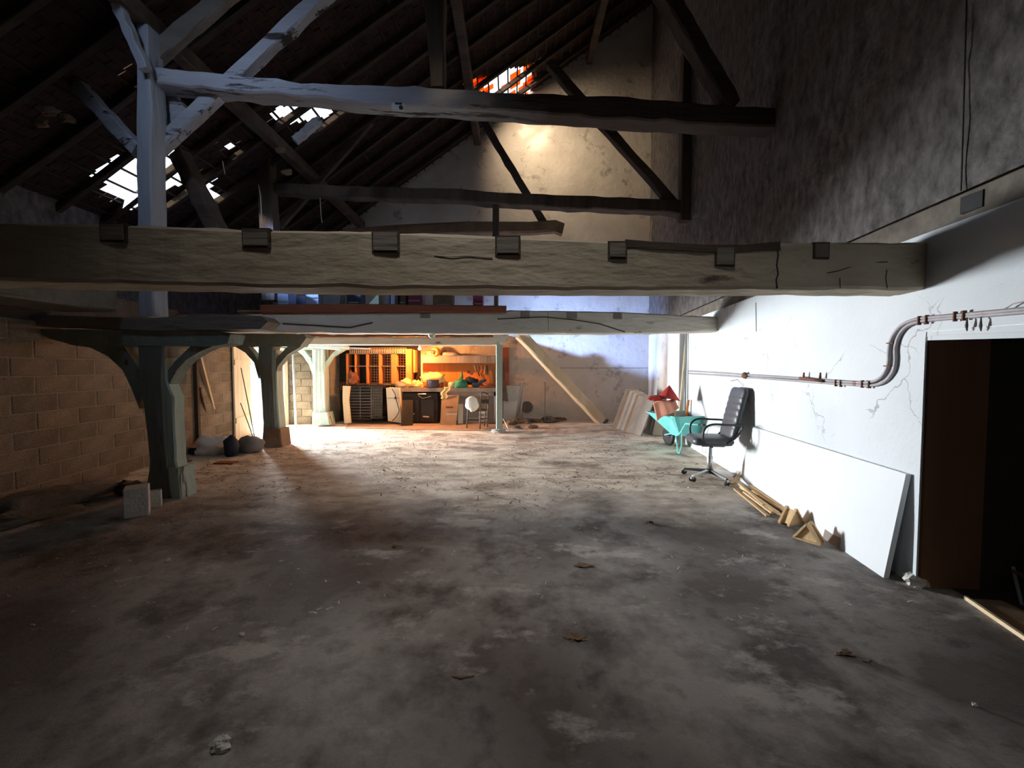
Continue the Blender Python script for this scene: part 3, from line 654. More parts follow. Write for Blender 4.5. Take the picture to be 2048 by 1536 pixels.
strut('slim blue-lit brace rising left from the head of the upper post', (292, 140), (190, -95), 4.66, 4.4, .09, .10, 'paintz', 23)
strut('slim brace running down-right into the upper post from the left roof', (282, 306), (100, 110), 4.85, 5.3, .13, .15, 'tie', 24)
strut('knee piece filling the angle right of the upper post', (318, 190), (372, 262), 5.05, 5.05, .10, .34, 'tie', 25)
strut('thin brown strut crossing the lit gable, left one of two', (962, 236), (1090, 450), 9.4, 9.4, .13, .14, 'darkw', 26)
strut('thin brown strut crossing the lit gable, right one of two', (1098, 128), (1350, 412), 8.0, 8.0, .15, .17, 'darkw', 27)
strut('thick dark strut landing on the right end of the nearer tie beam', (1318, -30), (1462, 216), 4.9, 4.9, .2, .18, 'darkw', 28)
strut('thin dark brace falling left under the far rafters', (742, 245), (560, 455), 8.6, 8.6, .10, .10, 'darkw', 29)
strut('short blue-lit brace below the small left roof gap', (640, 240), (590, 282), 6.4, 6.3, .13, .09, 'tie', 30)
strut('dark leaning roof timber right of the left roof gap', (360, 310), (440, 470), 5.5, 5.4, .2, .18, 'darkw', 31)
obj('broken_timber', MB().timber([PY(700, 470, 9.3), PY(800, 462, 9.35), PY(930, 458, 9.4), PY(1060, 457, 9.4), PY(1110, 456, 9.4), PY(1126, 460, 9.4)], .22, .24, 33, .03), 'brownwood', label='broken roof timber with a splintered right end, low on the gable', cat='timber')
for i, (x, dz, lab) in enumerate(((-4.15, .2, 'low purlin on the upper posts, first above the left eaves'), (-.95, .2, 'middle purlin carried by the hanging post'), (2.1, .2, 'high purlin nearest the right wall'))):
    zz = RF0+RFS*x-.23; obj('purlin', MB().timber([(x, y, zz+.02*math.sin(y)) for y in [-3+14.5*q/18 for q in range(19)]], .18, .20, 40+i, .012), 'darkw', label='dark '+lab, cat='purlin')
# ================================================================== OBJECTS
def prect(x0, y0, x1, y1, Y, dep, bev=0):
    a = PY(x0, y0, Y); b = PY(x1, y1, Y)
    return MB().box(((a.x+b.x)/2, Y+dep/2, (a.z+b.z)/2), (abs(b.x-a.x), dep, abs(a.z-b.z)), None, bev)
def B(name, x0, y0, x1, y1, Y, dep, m, parent=None, bev=0, **k):
    return obj(name, prect(x0, y0, x1, y1, Y, dep, bev), m, parent, **k)
# ---- office chair (local: faces -Y, base centre at origin)
och = thing('office_chair', 'black leatherette office chair with chrome base beside the white wall', 'chair', PZ(1419, 957), R(-98))
obj('column', MB().lathe([(.036, .09), (.038, .30), (.028, .31), (.026, .42), (.02, .43), (.02, .47)], n=16), 'chrome', och, True)
obj('base_hub', MB().lathe([(.045, .075), (.05, .085), (.05, .12), (.035, .14)], n=16), 'plastic', och, True)
for k in range(5):
    a = R(18+72*k); d = V((math.cos(a), math.sin(a), 0)); s = V((-d.y, d.x, 0))
    lg = MB(); p0 = d*.03; p1 = d*.34
    lg.hexa([p0-s*.028+V((0, 0, .085)), p0+s*.028+V((0, 0, .085)), p1+s*.018+V((0, 0, .065)), p1-s*.018+V((0, 0, .065)), p0-s*.02+V((0, 0, .125)), p0+s*.02+V((0, 0, .125)), p1+s*.014+V((0, 0, .09)), p1-s*.014+V((0, 0, .09))])
    lo = obj('leg', lg, 'chrome' if k in (1, 2, 4) else 'plastic', och)
    cs = MB(); q = p1
    for e in (-.018, .018): cs.lathe([(.008, -.009), (.03, -.008), (.033, 0), (.03, .008), (.008, .009)], tuple(q+s*e+V((0, 0, .033))), 14, 'x' if abs(s.x) > abs(s.y) else 'y')
    obj('caster', cs, 'plastic', lo, True)
    obj('caster_hood', MB().blob(tuple(q+V((0, 0, .048))), (.026, .03, .025), k, 0, 10, 6, flat=False), 'chrome', lo, True)
def pad(w, d, t, ribs, n=18, m=26):
    """quilted pad in XZ-like local frame: u across, v along; returns rings MB along v"""
    rs = []
    for j in range(m+1):
        v = j/m; e = min(1, math.sqrt(max(0, 1-(abs(2*v-1))**8))); ww = w/2*(.86+.14*e)*(1 if .04 < v < .96 else .93)
        rib = .0035*math.sin(v*math.pi*2*ribs) if .18 < v < .82 else 0
        th = t/2*(.45+.55*e); ring = []
        for i in range(n):
            a = 2*math.pi*i/n; cx = math.copysign(abs(math.cos(a))**.45, math.cos(a)); cy = math.copysign(abs(math.sin(a))**.7, math.sin(a))
            ring.append(V((ww*cx, (v-.5)*d, th*cy+(rib if cy > 0 else 0))))
        rs.append(ring)
    return rs
rs = pad(.50, .50, .12, 0)
st_ = MB().rings([[p+V((0, -.02, .53)) for p in r] for r in rs]); seat = obj('seat', st_, 'leather', och, True)
tilt = Matrix.Rotation(R(90-13), 4, 'X')
rs = pad(.47, .68, .10, 8, 20, 60)
bk = MB().rings([[tilt @ p + V((0, .29, .90)) for p in r] for r in rs])
# pad faces forward: local +Z of the pad -> -Y
back = obj('backrest', bk, 'leather', och, True)
for s in (-1, 1):
    pts = [V((s*.27, -.12, .50)), V((s*.285, -.17, .56)), V((s*.29, -.18, .66)), V((s*.29, -.14, .74)), V((s*.29, -.05, .775)), V((s*.29, .10, .77)), V((s*.285, .24, .765)), V((s*.27, .30, .75)), V((s*.25, .27, .66)), V((s*.25, .20, .58)), V((s*.24, .12, .52))]
    sm = []
    for i in range(len(pts)-1):
        for q in range(4):
            t = q/4; p_ = pts[max(i-1, 0)]; a, b = pts[i], pts[i+1]; n_ = pts[min(i+2, len(pts)-1)]
            sm.append(.5*((2*a)+(b-p_)*t+(2*p_-5*a+4*b-n_)*t*t+(3*a-p_-3*b+n_)*t**3))
    sm.append(pts[-1]); obj('armrest', MB().tube(sm, .014, 10), 'plastic', och, True)
obj('seat_plate', MB().box((0, 0, .465), (.26, .28, .02)).box((.08, -.02, .45), (.14, .02, .012)), 'plastic', och)
# ---- wheelbarrow (local: front towards +Y)
wb_ = thing('wheelbarrow', 'turquoise wheelbarrow parked behind the office chair', 'wheelbarrow', PZ(1372, 903), R(9))
def trayring(w0, w1, y0, y1, z, r):
    P = []
    for (x, y, sx, sy) in ((-w0, y0, 1, 1), (w0, y0, -1, 1), (w1, y1, -1, -1), (-w1, y1, 1, -1)):
        P.append(V((x, y, z)))
    out = []
    for i in range(4):
        a, b, c = P[i-1], P[i], P[(i+1) % 4]
        u = (a-b).normalized()*r; v = (c-b).normalized()*r
        for t in (0, .5, 1): out.append(b+u*(1-t)**2+v*t**2)
    return out
outer = [trayring(.20, .17, -.12, .30, .30, .04), trayring(.42, .50, -.30, .58, .66, .09)]
inner = [trayring(.19, .16, -.11, .29, .315, .04), trayring(.408, .488, -.288, .568, .655, .085)]
obj('tray', MB().rings([outer[0], outer[1]], False).add(outer[0], [tuple(range(12))]).add(outer[1]+inner[1], [(i, (i+1) % 12, 12+(i+1) % 12, 12+i) for i in range(12)]), 'teal', wb_)
obj('tray_lining', MB().rings([inner[0], inner[1]], False).add(inner[0], [tuple(range(12))]), 'tray', wb_)
rim = [p for p in trayring(.425, .505, -.305, .585, .66, .09)]; rim.append(rim[0]); obj('rim', MB().tube(rim, .009, 6), 'teal', wb_, True)
for s in (-1, 1):
    obj('handle', MB().tube([(s*.06, .62, .20), (s*.13, .28, .28), (s*.20, -.05, .30), (s*.26, -.22, .36), (s*.28, -.42, .56), (s*.29, -.85, .60)], .014, 8), 'teal', wb_, True)
    obj('grip', MB().tube([(s*.29, -.80, .60), (s*.292, -.96, .612)], .018, 8), 'plastic', wb_, True)
    obj('leg', MB().tube([(s*.19, .02, .30), (s*.23, -.10, .10), (s*.24, -.14, .014), (s*.245, -.20, .014), (s*.25, -.26, .12), (s*.27, -.30, .42)], .012, 8), 'teal', wb_, True)
wh = obj('wheel', MB().lathe([(.13, -.03), (.17, -.035), (.19, -.02), (.195, 0), (.19, .02), (.17, .035), (.13, .03)], (0, .58, .195), 24, 'x'), 'plastic', wb_, True)
obj('wheel_hub', MB().lathe([(.02, -.05), (.03, -.03), (.13, -.012), (.13, .012), (.03, .03), (.02, .05)], (0, .58, .195), 16, 'x'), 'red', wh, True)
# ---- stacks leaning at the far right corner
def leanboard(bl, br, tr, tl, t):   # world points, thickened backwards
    n = (V(br)-V(bl)).cross(V(tl)-V(bl)).normalized(); return MB().hexa([V(bl)-n*t, V(br)-n*t, V(br), V(bl), V(tl)-n*t, V(tr)-n*t, V(tr), V(tl)])
for i in range(7):
    base = PZ(1283-5.2*i, 873-1.9*i); top = PY(1311-5.0*i, 796-2.6*i, base.y+.10); d = V((-.16, .62, .0))
    m_ = leanboard(base, base+d, top+d, top, .024)
    obj('shutter_board', m_, ['greywood', 'brownwood', 'greywood', 'grimy', 'greywood', 'brownwood', 'grimy'][i], label='grey weathered board in the leaning stack by the far corner, '+['topmost facing the room', 'second from the front', 'third from the front', 'fourth from the front', 'fifth from the front', 'sixth from the front', 'rearmost of all'][i], cat='board', group='grey boards leaning in the far right corner')
for i in range(3):
    base = PZ(1336-8*i, 873-1.5*i); top = PY(1352-7*i, 800-4*i, base.y+.14); d = V((-.26, .22, 0))
    obj('wood_panel', leanboard(base, base+d, top+d, top, .022), 'cream' if i == 0 else 'greywood', label=['cream panel leaning between the grey boards and the wheelbarrow', 'grey panel directly behind the cream panel', 'rearmost grey panel behind the cream one'][i], cat='panel', group='panels leaning under the red hat')
ap = PY(1339, 770, 7.35)
obj('felt_cone', MB().rings([[ap+V((.20*k*math.cos(a)*(1+.1*math.sin(3*a)), .15*k*math.sin(a), -.25*k-.04*k*math.cos(a))) for a in [2*math.pi*i/14 for i in range(14)]] for k in (.02, .3, .6, .85, 1.0)]), 'red', label='dark red pointed felt cone on top of the leaning boards', cat='hat')
obj('red_cloth', MB().blob(PY(1311, 797, 7.35), (.12, .08, .05), 4, .3), 'red', label='crumpled dark red cloth left of the red cone', cat='cloth')
e0 = PY(1306, 806, 7.28); e1 = PY(1348, 796, 7.28)
obj('orange_cloth', MB().cloth(lambda u, v: e0.lerp(e1, u)+V((0, .0-.22*v+.02*math.sin(u*9), .02*math.sin(u*6)-.24*v*(1-.6*u)-.05*v*v)), 14, 8, .012), 'orange', True and None, True, label='salmon orange cloth draped over the boards under the red cone', cat='cloth')
def pole(label, a, b, r, m, base_z=0, nm='pole'):
    return obj(nm, MB().tube([a, V(a).lerp(V(b), .5)+V((.004, 0, 0)), b], [r, r*.95, r*.9], 8), m, smooth=True, label=label, cat='pole')
pole('long pale wooden pole leaning in the corner up to the second beam', PZ(1353, 890), PR(1373, 668, .03), .022, 'pale')
pole('short orange-brown handle leaning at the right wall behind the wheelbarrow', PZ(1362, 893), PR(1377, 800, .05), .026, 'ochre')
pole('short pale stake standing left of the long wooden pole', PZ(1346, 892), PY(1350, 800, 7.75), .022, 'pale')
# ---- white laminated board leaning on the right wall
bl, br_ = PZ(1478, 960), PZ(1767, 1156); tr = PR(1812, 948, .035); tl = PR(1503, 853, .035)
lb = thing('leaning_board', 'large white laminated board leaning along the foot of the white wall', 'board', (bl+br_)/2)
obj('panel', leanboard(bl, br_, tr, tl, .034), 'board', lb)
# ---- laths and brackets at the foot of the board
rl = random.Random(12)
names = ['outermost long split lath', 'long lath second from the floor side', 'lath lying slantwise on the long ones', 'short lath against the white board', 'middle lath of the pile', 'lath poking up beside the chair caster', 'broad lath nearest the white board', 'short broken lath at the near end']
for i, (a, b, za, zb, w_, t_) in enumerate([((1470, 978), (1536, 1032), .01, .01, .035, .018), ((1482, 974), (1556, 1026), .012, .014, .04, .02), ((1472, 962), (1528, 1010), .05, .045, .03, .02), ((1500, 972), (1560, 1012), .04, .03, .035, .018), ((1488, 984), (1545, 1026), .035, .035, .03, .018), ((1462, 968), (1486, 944), .02, .09, .05, .02), ((1508, 982), (1600, 1040), .02, .025, .06, .02), ((1545, 1022), (1588, 1040), .05, .012, .03, .018)]):
    obj('lath', MB().bar(PZ(*a, za), PZ(*b, zb), w_, t_), 'pine', label=names[i]+' in the pile below the white board', cat='lath', group='split laths below the white board')
def bracket(c, rz, label, rot=0):
    t = thing('wooden_bracket', label, 'bracket', c, rz); T = [V((-.10, 0, .012)), V((.10, 0, .012)), V((0, 0, .16))]
    Rm = Matrix.Rotation(rot, 4, 'Y')
    for y in (-.045, .045):
        for i in range(3):
            p, q = Rm @ (T[i]+V((0, y, 0))), Rm @ (T[(i+1) % 3]+V((0, y, 0))); obj('side_batten', MB().bar(p, q, .016, .022, (0, 1, 0)), 'pine', t)
    obj('web_plate', MB().hexa([V((-.08, -.04, .02)), V((.08, -.04, .02)), V((.08, .04, .02)), V((-.08, .04, .02)), V((-.008, -.04, .14)), V((.008, -.04, .14)), V((.008, .04, .14)), V((-.008, .04, .14))]), 'pine', t)
bracket(PZ(1578, 1048)+V((.02, 0, 0)), R(20), 'small triangular wooden bracket at the end of the lath pile')
bracket(PZ(1617, 1082), R(-55), 'small triangular wooden bracket standing alone nearest the camera')
obj('grey_offcut', leanboard(PZ(1645, 1076), PZ(1676, 1097), PZ(1682, 1100)+V((.035, .03, .16)), PZ(1651, 1078)+V((.035, .03, .16)), .008), 'greywood', label='small square grey offcut leaning on the white board', cat='offcut')
# ---- conduit pipes on the right wall
def smooth(pts, n=5):
    out = []
    for i in range(len(pts)-1):
        for q in range(n):
            t = q/n; p0, a, b, c = pts[max(i-1, 0)], pts[i], pts[i+1], pts[min(i+2, len(pts)-1)]
            out.append(.5*((2*a)+(b-p0)*t+(2*p0-5*a+4*b-c)*t*t+(3*a-p0-3*b+c)*t**3))
    out.append(pts[-1]); return out
L1 = [(1378, 742), (1430, 745), (1485, 749), (1560, 754), (1640, 760), (1700, 764), (1735, 765), (1758, 758), (1772, 742), (1777, 722), (1778, 700), (1784, 675), (1802, 652), (1830, 639), (1870, 634), (1930, 629), (2060, 617), (2180, 604)]
L2 = [(1378, 747), (1430, 750), (1485, 754), (1560, 759), (1640, 765), (1700, 769), (1740, 771), (1768, 764), (1786, 744), (1791, 722), (1791, 695), (1799, 670), (1815, 652), (1840, 643), (1870, 639), (1930, 634), (2060, 623), (2180, 611)]
for L_, nm in ((L1, 'upper of two parallel grey conduit pipes bending up over the doorway'), (L2, 'lower of two parallel grey conduit pipes, just under its twin')):
    obj('conduit_pipe', MB().tube(smooth([PR(x, y, .015) for x, y in L_]), .0125, 8), 'pipe', smooth=True, label=nm, cat='pipe', group='conduit pipes on the white wall')
for i, (x, y) in enumerate([(1673, 766), (1683, 767), (1726, 768), (1740, 769), (1777, 732), (1783, 686), (1840, 641), (1855, 639), (1912, 633), (1930, 631)]):
    c = PR(x, y, .02); s_ = V((0, 0, 1)) if i not in (4, 5) else RD
    obj('pipe_clip', MB().bar(c-s_*.030+RN*.004, c+s_*.030+RN*.004, .008, .022, tuple(RN)), 'rust', label='small rusty clip holding the conduit pipes, '+['below the wall crack', 'beside it, just right', 'before the bend', 'at the start of the bend', 'low on the upright stretch', 'high on the upright stretch', 'after the upper bend', 'second after the upper bend', 'left one over the doorway', 'right one over the doorway'][i], cat='clip', group='clips on the conduit pipes')
jb = thing('junction_box', 'small rusty pipe junction with two open ends in the middle of the conduit', 'junction box', PR(1622, 758, .03))
obj('body', MB().tube([PR(1600, 756, .04), PR(1645, 762, .04)], .014, 8), 'rust', jb, True)
for x in (1607, 1640): obj('stub', MB().tube([PR(x, 757, .04), PR(x+1, 745, .04)], [.012, .007], 6), 'rust', jb, True)
obj('pipe_elbow', MB().blob(PR(1490, 751, .035), (.03, .05, .045), 2, .2, 10, 7, flat=False), 'rust', label='rusty pipe elbow above the office chair', cat='pipe fitting')
for i, x in enumerate((1934, 1962)):
    obj('hook', MB().tube([PR(x, 632, .02), PR(x, 640, .03), PR(x-1, 652, .03), PR(x, 662, .02)], [.003, .004, .009, .003], 6), 'wire', smooth=True, label='small hanging hook over the doorway, '+('left' if i == 0 else 'right')+' of two', cat='hook', group='hooks over the doorway')
obj('vertical_pipe', MB().tube([V((rwx(7.95)-.05, 7.93, .02)), V((rwx(7.95)-.05, 7.93, 2.2))], .016, 8), 'zinc', smooth=True, label='thin grey upright pipe on the white wall behind the wheelbarrow', cat='pipe')
obj('cable', MB().tube([PR(x, y, .03) for x, y in ((1934, -20), (1930, 120), (1926, 260), (1922, 382))], .004, 5), 'black', label='thin dark cable running down the rough upper wall', cat='cable')
obj('thin_cable', MB().tube([PR(x, y, .03) for x, y in ((2010, 617), (2025, 608), (2050, 602), (2090, 590))], .004, 5), 'pipe', label='thin loose cable rising off the conduit above the doorway', cat='cable')
# ---- doorway: plywood sheet, metal thing
q = [PZ(1933, 1197, .012), PZ(2090, 1300, .012), PZ(2140, 1262, .012), PZ(2003, 1201, .012)]
obj('plywood_sheet', MB().quad4(q[0], q[1], q[2], q[3], (0, 0, -.012)), 'card', label='dusty brown plywood sheet lying in the dark doorway', cat='board')
obj('edge_batten', MB().bar(PZ(1931, 1195, .012), PZ(2088, 1302, .012), .018, .024), 'pale', label='pale batten along the edge of the plywood sheet', cat='batten')
mt = thing('metal_stand', 'rusty bent metal piece standing in the dark doorway', 'scrap', PZ(2046, 1205))
obj('strut', MB().tube([PZ(2044, 1212), PZ(2040, 1200)+V((.03, .05, .10)), PZ(2036, 1198)+V((.02, .05, .19))], .009, 6), 'zinc', mt)
obj('arm', MB().tube([PZ(2034, 1200)+V((.02, .05, .17)), PZ(2062, 1210)+V((.05, .0, .13))], .011, 6), 'rust', mt)
# ---- left side: blocks, leaning planks, bags
def cblock(label, x0, x1, yb, h, dep, m='concrete', rz=0):
    a = PZ(x0, yb); b = PZ(x1, yb); t = obj('concrete_block', MB().box((0, dep/2, h/2), (abs(b.x-a.x), dep, h), Matrix.Rotation(rz, 3, 'Z'), .006), m, label=label, cat='block', org=(0, 0, 0)); t.location = ((a.x+b.x)/2, a.y, 0); return t
cblock('pale concrete block standing at the foot of the nearest arcade post', 238, 276, 1036, .29, .20, rz=R(38))
cblock('second pale block half hidden behind the first, by the nearest post', 286, 310, 1017, .17, .13, rz=R(38))
obj('rubble_lump', MB().blob(PZ(246, 992)+V((0, .1, .06)), (.16, .12, .10), 9, .35, 12, 8), 'stone', label='reddish rubble lump behind the pale block', cat='stone')
obj('dirt_heap', MB().blob(V((-5.0, 4.25, .02)), (.42, .95, .16), 5, .5, 24, 10), 'stone', label='low dark dirt heap against the foot of the block wall', cat='heap', smooth=True)
def leanplank(label, b, t, w_, th, m, nm='plank'):
    return obj(nm, MB().bar(b, t, w_, th, (0, -1, .2)), m, label=label, cat='plank')
leanplank('long pale plank leaning on the block wall past the nearest post', PZ(440, 884), PL(393, 706, .06), .15, .035, 'pale')
leanplank('brown plank leaning just left of the long pale plank', PZ(424, 888), PL(398, 775, .06), .10, .03, 'brownwood')
B('door_panel', 381, 716, 398, 884, 7.2, .05, 'darkwz', label='dark narrow door panel standing against the block wall', cat='panel')
t = thing('grab_sack', 'crumpled white plastic sack lying by the leaning planks', 'sack', PZ(412, 912))
obj('sack', MB().blob(PZ(414, 911)+V((0, .12, .13)), (.27, .22, .19), 6, .25, 20, 12), 'whitecloth', t, True)
obj('opening', MB().blob(PZ(392, 910)+V((.0, -.06, .07)), (.09, .05, .07), 2, .2, 10, 6), 'black', t, True)
obj('flap', MB().blob(PZ(446, 906)+V((0, .12, .20)), (.11, .08, .04), 8, .3, 10, 6), 'whitecloth', t, True)
obj('navy_bag', MB().blob(PZ(457, 914)+V((0, .08, .14)), (.11, .12, .20), 3, .2, 14, 9), 'navy', smooth=True, label='dark navy bag between the white sack and the grey sack', cat='bag')
obj('grey_sack', MB().blob(PZ(492, 907)+V((0, .12, .12)), (.24, .15, .17), 7, .18, 16, 9), 'greysack', smooth=True, label='grey cement sack at the foot of the second post', cat='sack')
obj('red_tile', MB().box(tuple(PZ(362, 924, .012)), (.22, .16, .02)), 'redwood', label='flat red tile on the floor right of the nearest post', cat='tile')
obj('red_tile', MB().box(tuple(PZ(452, 925, .012)), (.30, .14, .02)), 'redwood', label='flat red tile on the floor in front of the navy bag', cat='tile')
pole('thin dark rod leaning in the yard doorway, tall one', PZ(511, 884), PY(482, 736, 8.6), .010, 'wire', nm='rod')
pole('thin dark rod leaning in the yard doorway, short one', PZ(509, 882), PY(481, 806, 8.5), .010, 'wire', nm='rod')
t = thing('broom_head', 'frayed reddish twig broom head on the doorway floor', 'broom', PZ(514, 890))
tw = MB(); rb = random.Random(4)
for i in range(26): c = PZ(514, 889); tw.tube([c+V((rb.uniform(-.05, .05), 0, .14)), c+V((rb.uniform(-.14, .14), rb.uniform(-.08, .08), .004))], .004, 4)
obj('twigs', tw, 'redwood', t, kind='stuff')
pole('grey upright pipe at the corner of the yard doorway', PZ(592, 853), PY(586, 708, 10.6), .03, 'zinc', nm='drain_pipe')
# ---- nook: bench and everything round it
bench = thing('workbench', 'long pale workbench under the orange lamp', 'workbench', (PY(895, 780, 10.9).x, 11.15, 0))
B('bench_top', 796, 776, 994, 783.5, 10.85, .58, 'greywood', bench)
B('apron', 880, 783, 992, 792, 10.90, .03, 'greywood', bench)
for x in (798, 988): B('leg', x, 783, x+7, 849, 10.9, .09, 'zinc', bench)
stv = thing('cast_stove', 'black cast-iron stove under the left half of the workbench', 'stove', (PY(838, 848, 10.7).x, 10.9, 0))
B('body', 805, 786, 876, 846, 10.88, .42, 'black', stv, .01)
B('door', 812, 800, 838, 842, 10.86, .02, 'plastic', stv); B('door', 842, 800, 868, 842, 10.86, .02, 'plastic', stv)
obj('handle', MB().tube([PY(814, 806, 10.84), PY(822, 806, 10.84)], .018, 8), 'chrome', stv); obj('handle', MB().tube([PY(815, 828, 10.84), PY(829, 828, 10.84)], .022, 8), 'chrome', stv)
obj('tray_lip', MB().tube([PY(846, 833, 10.84), PY(858, 834, 10.84)], .02, 8), 'chrome', stv)
obj('fold', MB().tube([PY(836, 791, 10.85), PY(846, 797, 10.84), PY(862, 793, 10.85)], .012, 6), 'leather', stv)
obj('stove_plate', MB().tube([PY(836, 788, 10.86), PY(852, 788, 10.86)], .012, 6), 'chrome', stv)
obj('toolbox_lid', leanboard(PZ(802, 853), PZ(826, 852), PY(826, 800, 10.8), PY(804, 800, 10.75), .02), 'black', label='black panel leaning against the left front of the stove', cat='panel')
cb = thing('cardboard_panel', 'brown cardboard box front leaning under the bench beside the stove', 'cardboard', PZ(900, 851))
obj('sheet', leanboard(PZ(880, 851), PZ(912, 851), PY(918, 790, 10.85), PY(884, 790, 10.85), .03), 'card', cb)
obj('grey_label', leanboard(PZ(888, 850.5)+V((0, -.01, .01)), PZ(911, 850.5)+V((0, -.01, .01)), PY(914, 827, 10.67), PY(893, 827, 10.67), .006), 'zinc', cb)
obj('slot', leanboard(PY(892, 816, 10.67), PY(906, 816, 10.67), PY(906, 813, 10.69), PY(892, 813, 10.69), .006), 'darkw', cb)
obj('picture_board', leanboard(PZ(916, 848), PZ(926, 848), PY(926, 808, 11.0), PY(916, 808, 11.0), .02), 'cream', label='narrow yellowish board behind the small chair', cat='board')
for i in range(6):
    B('magazine', 958, 845-i*4.2, 974-(i % 2)*1.5, 848.4-i*4.2, 10.75, .22, 'paintw' if i % 2 else 'greywood', label='magazine in the pile under the bench, '+['bottom one', 'second from the bottom', 'third from the bottom', 'fourth from the bottom', 'fifth from the bottom', 'top one'][i], cat='magazine', group='magazines under the bench')
# small wooden chair with a white cap on its back
wc = thing('cafe_chair', 'small dark bentwood chair in front of the bench', 'chair', (PY(950, 850, 10.0).x, 10.15, 0))
def P_(x, y, Y): return PY(x, y, Y)
for (x, y0, y1, Y) in ((935, 812, 856, 10.0), (961, 787, 860, 9.85), (970, 812, 852, 10.25), (976, 790, 858, 10.2)):
    obj('leg', MB().tube([P_(x-1.5, y1, Y), P_(x, (y0+y1)/2, Y), P_(x+1, y0, Y)], .016, 8), 'wire', wc, True)
sc = (P_(935, 820, 10.0)+P_(976, 820, 10.0))/2
obj('seat', MB().lathe([(.02, -.015), (.21, -.015), (.225, 0), (.21, .015), (.02, .018)], tuple(sc+V((0, .06, .0))), 20), 'darkw', wc, True)
obj('back_rail', MB().tube([P_(961, 788, 9.85), P_(966, 784, 10.0), P_(976, 788, 10.2)], .016, 8), 'wire', wc, True)
obj('back_slat', MB().bar(P_(962, 803, 9.9), P_(976, 803, 10.2), .01, .10), 'darkw', wc)
for y in (836, 843): obj('stretcher', MB().tube([P_(935, y, 10.0), P_(961, y+1, 9.86)], .008, 6), 'wire', wc); obj('stretcher', MB().tube([P_(961, y+1, 9.86), P_(976, y, 10.2)], .008, 6), 'wire', wc)
obj('drawstring_bag', MB().blob(P_(944, 808, 9.82), (.155, .05, .185), 5, .12, 18, 12, flat=False), 'whitecloth', smooth=True, label='white round cloth bag hung on the small chair', cat='bag')
# left racks
def grid(x0, y0, x1, y1, Y, nx, nz, r, mb=None, lean=0):
    mb = mb or MB()
    for i in range(nx+1):
        x = x0+(x1-x0)*i/nx; mb.bar(PY(x, y0, Y+lean), PY(x, y1, Y), r, r)
    for j in range(nz+1):
        y = y0+(y1-y0)*j/nz; l = lean*(1-j/nz); mb.bar(PY(x0, y, Y+l), PY(x1, y, Y+l), r, r)
    return mb
B('shade_backing', 652, 690, 842, 845, 11.44, .03, 'black', label='black sheet added for the shade behind the racks in the nook corner', cat='board')  # added dark sheet standing in for the shadow behind the racks
sr = thing('slotted_shelf', 'large orange-lit rack of upright dividers behind the crates', 'shelf', (PY(755, 800, 11.2).x, 11.25, .9))
for x0, x1 in ((692, 696), (709, 712), (732, 736), (757, 762), (782, 793)): B('divider', x0, 708, x1, 767, 11.12, .30, 'ochre', sr)
for y in (706, 731, 767): B('shelf_board', 692, y, 812, y+2.5, 11.14, .28, 'brownwood', sr)
B('side_panel', 811, 698, 823, 772, 11.10, .32, 'ochre', sr); B('side_panel', 826, 700, 830, 745, 11.12, .30, 'ochre', sr)
wg = obj('wire_grid', grid(738, 696, 812, 776, 11.42, 14, 15, .018), 'pale', label='wire mesh panel hanging behind the slotted shelf', cat='mesh', kind=None)
wg2 = obj('wire_grid', grid(700, 699, 812, 706, 11.05, 26, 2, .016), 'pale', label='strip of wire mesh lying across the top of the slotted shelf', cat='mesh')
for i, (x0, x1, y0, y1, nm) in enumerate(((699, 742, 774, 838, 'left'), (744, 764, 774, 836, 'right'))):
    cr = thing('plastic_crate', 'dark slotted crate standing upright in the nook corner, '+nm+' one of two', 'crate', tuple(PY((x0+x1)/2, y1, 10.75)), 0, 'dark crates in the nook corner')
    B('back_panel', x0, y0, x1, y1, 11.1, .03, 'black', cr)
    obj('grille', grid(x0, y0, x1, y1, 10.78, 2 if i == 0 else 6, 11, .018), 'wire', cr)
    B('rim', x0-1, y0-2, x1+1, y0, 10.76, .36, 'black', cr); B('rim', x0-1, y1, x1+1, y1+2, 10.76, .36, 'black', cr)
obj('timber_offcut', MB().timber([PY(696, 846, 10.6), PY(692, 800, 10.62), PY(694, 772, 10.66)], .17, .06, 3, .02), 'pale', label='thick pale offcut standing left of the dark crates', cat='timber')
for i in range(4):
    pole('red-brown bar leaning in the dark nook corner, '+['far left', 'second from left', 'third from left', 'far right'][i], PZ(671+7*i, 838+i)+V((0, .15, 0)), PY(683+4.5*i, 764, 11.3), .018, 'redwood', nm='iron_bar')
obj('carved_lump', MB().blob(PY(706, 757, 11.1), (.14, .10, .19), 6, .3, 12, 9), 'redwood', label='reddish carved lump on the crates left of the shelf dividers', cat='ornament')
# cream cabinet and cable
fc = thing('cream_cabinet', 'cream enamel cabinet side between the crates and the stove', 'cabinet', tuple(PY(786, 850, 10.7)))
obj('body', MB().prism(pxp([(772, 776), (798, 776), (803, 846), (776, 842)], 10.72), (0, .4, 0)), 'cream', fc)
B('door_seam', 774, 796, 799, 797, 10.71, .01, 'greywood', fc)
obj('cable', MB().tube(smooth([PY(x, y, 10.70) for x, y in ((784, 778), (790, 788), (791, 795), (796, 812), (798, 822), (792, 834), (784, 842))]), .010, 6), 'black', fc, True)
obj('plug', MB().blob(PY(791, 796, 10.68), (.03, .03, .04), 1, .1, 8, 6), 'black', fc)
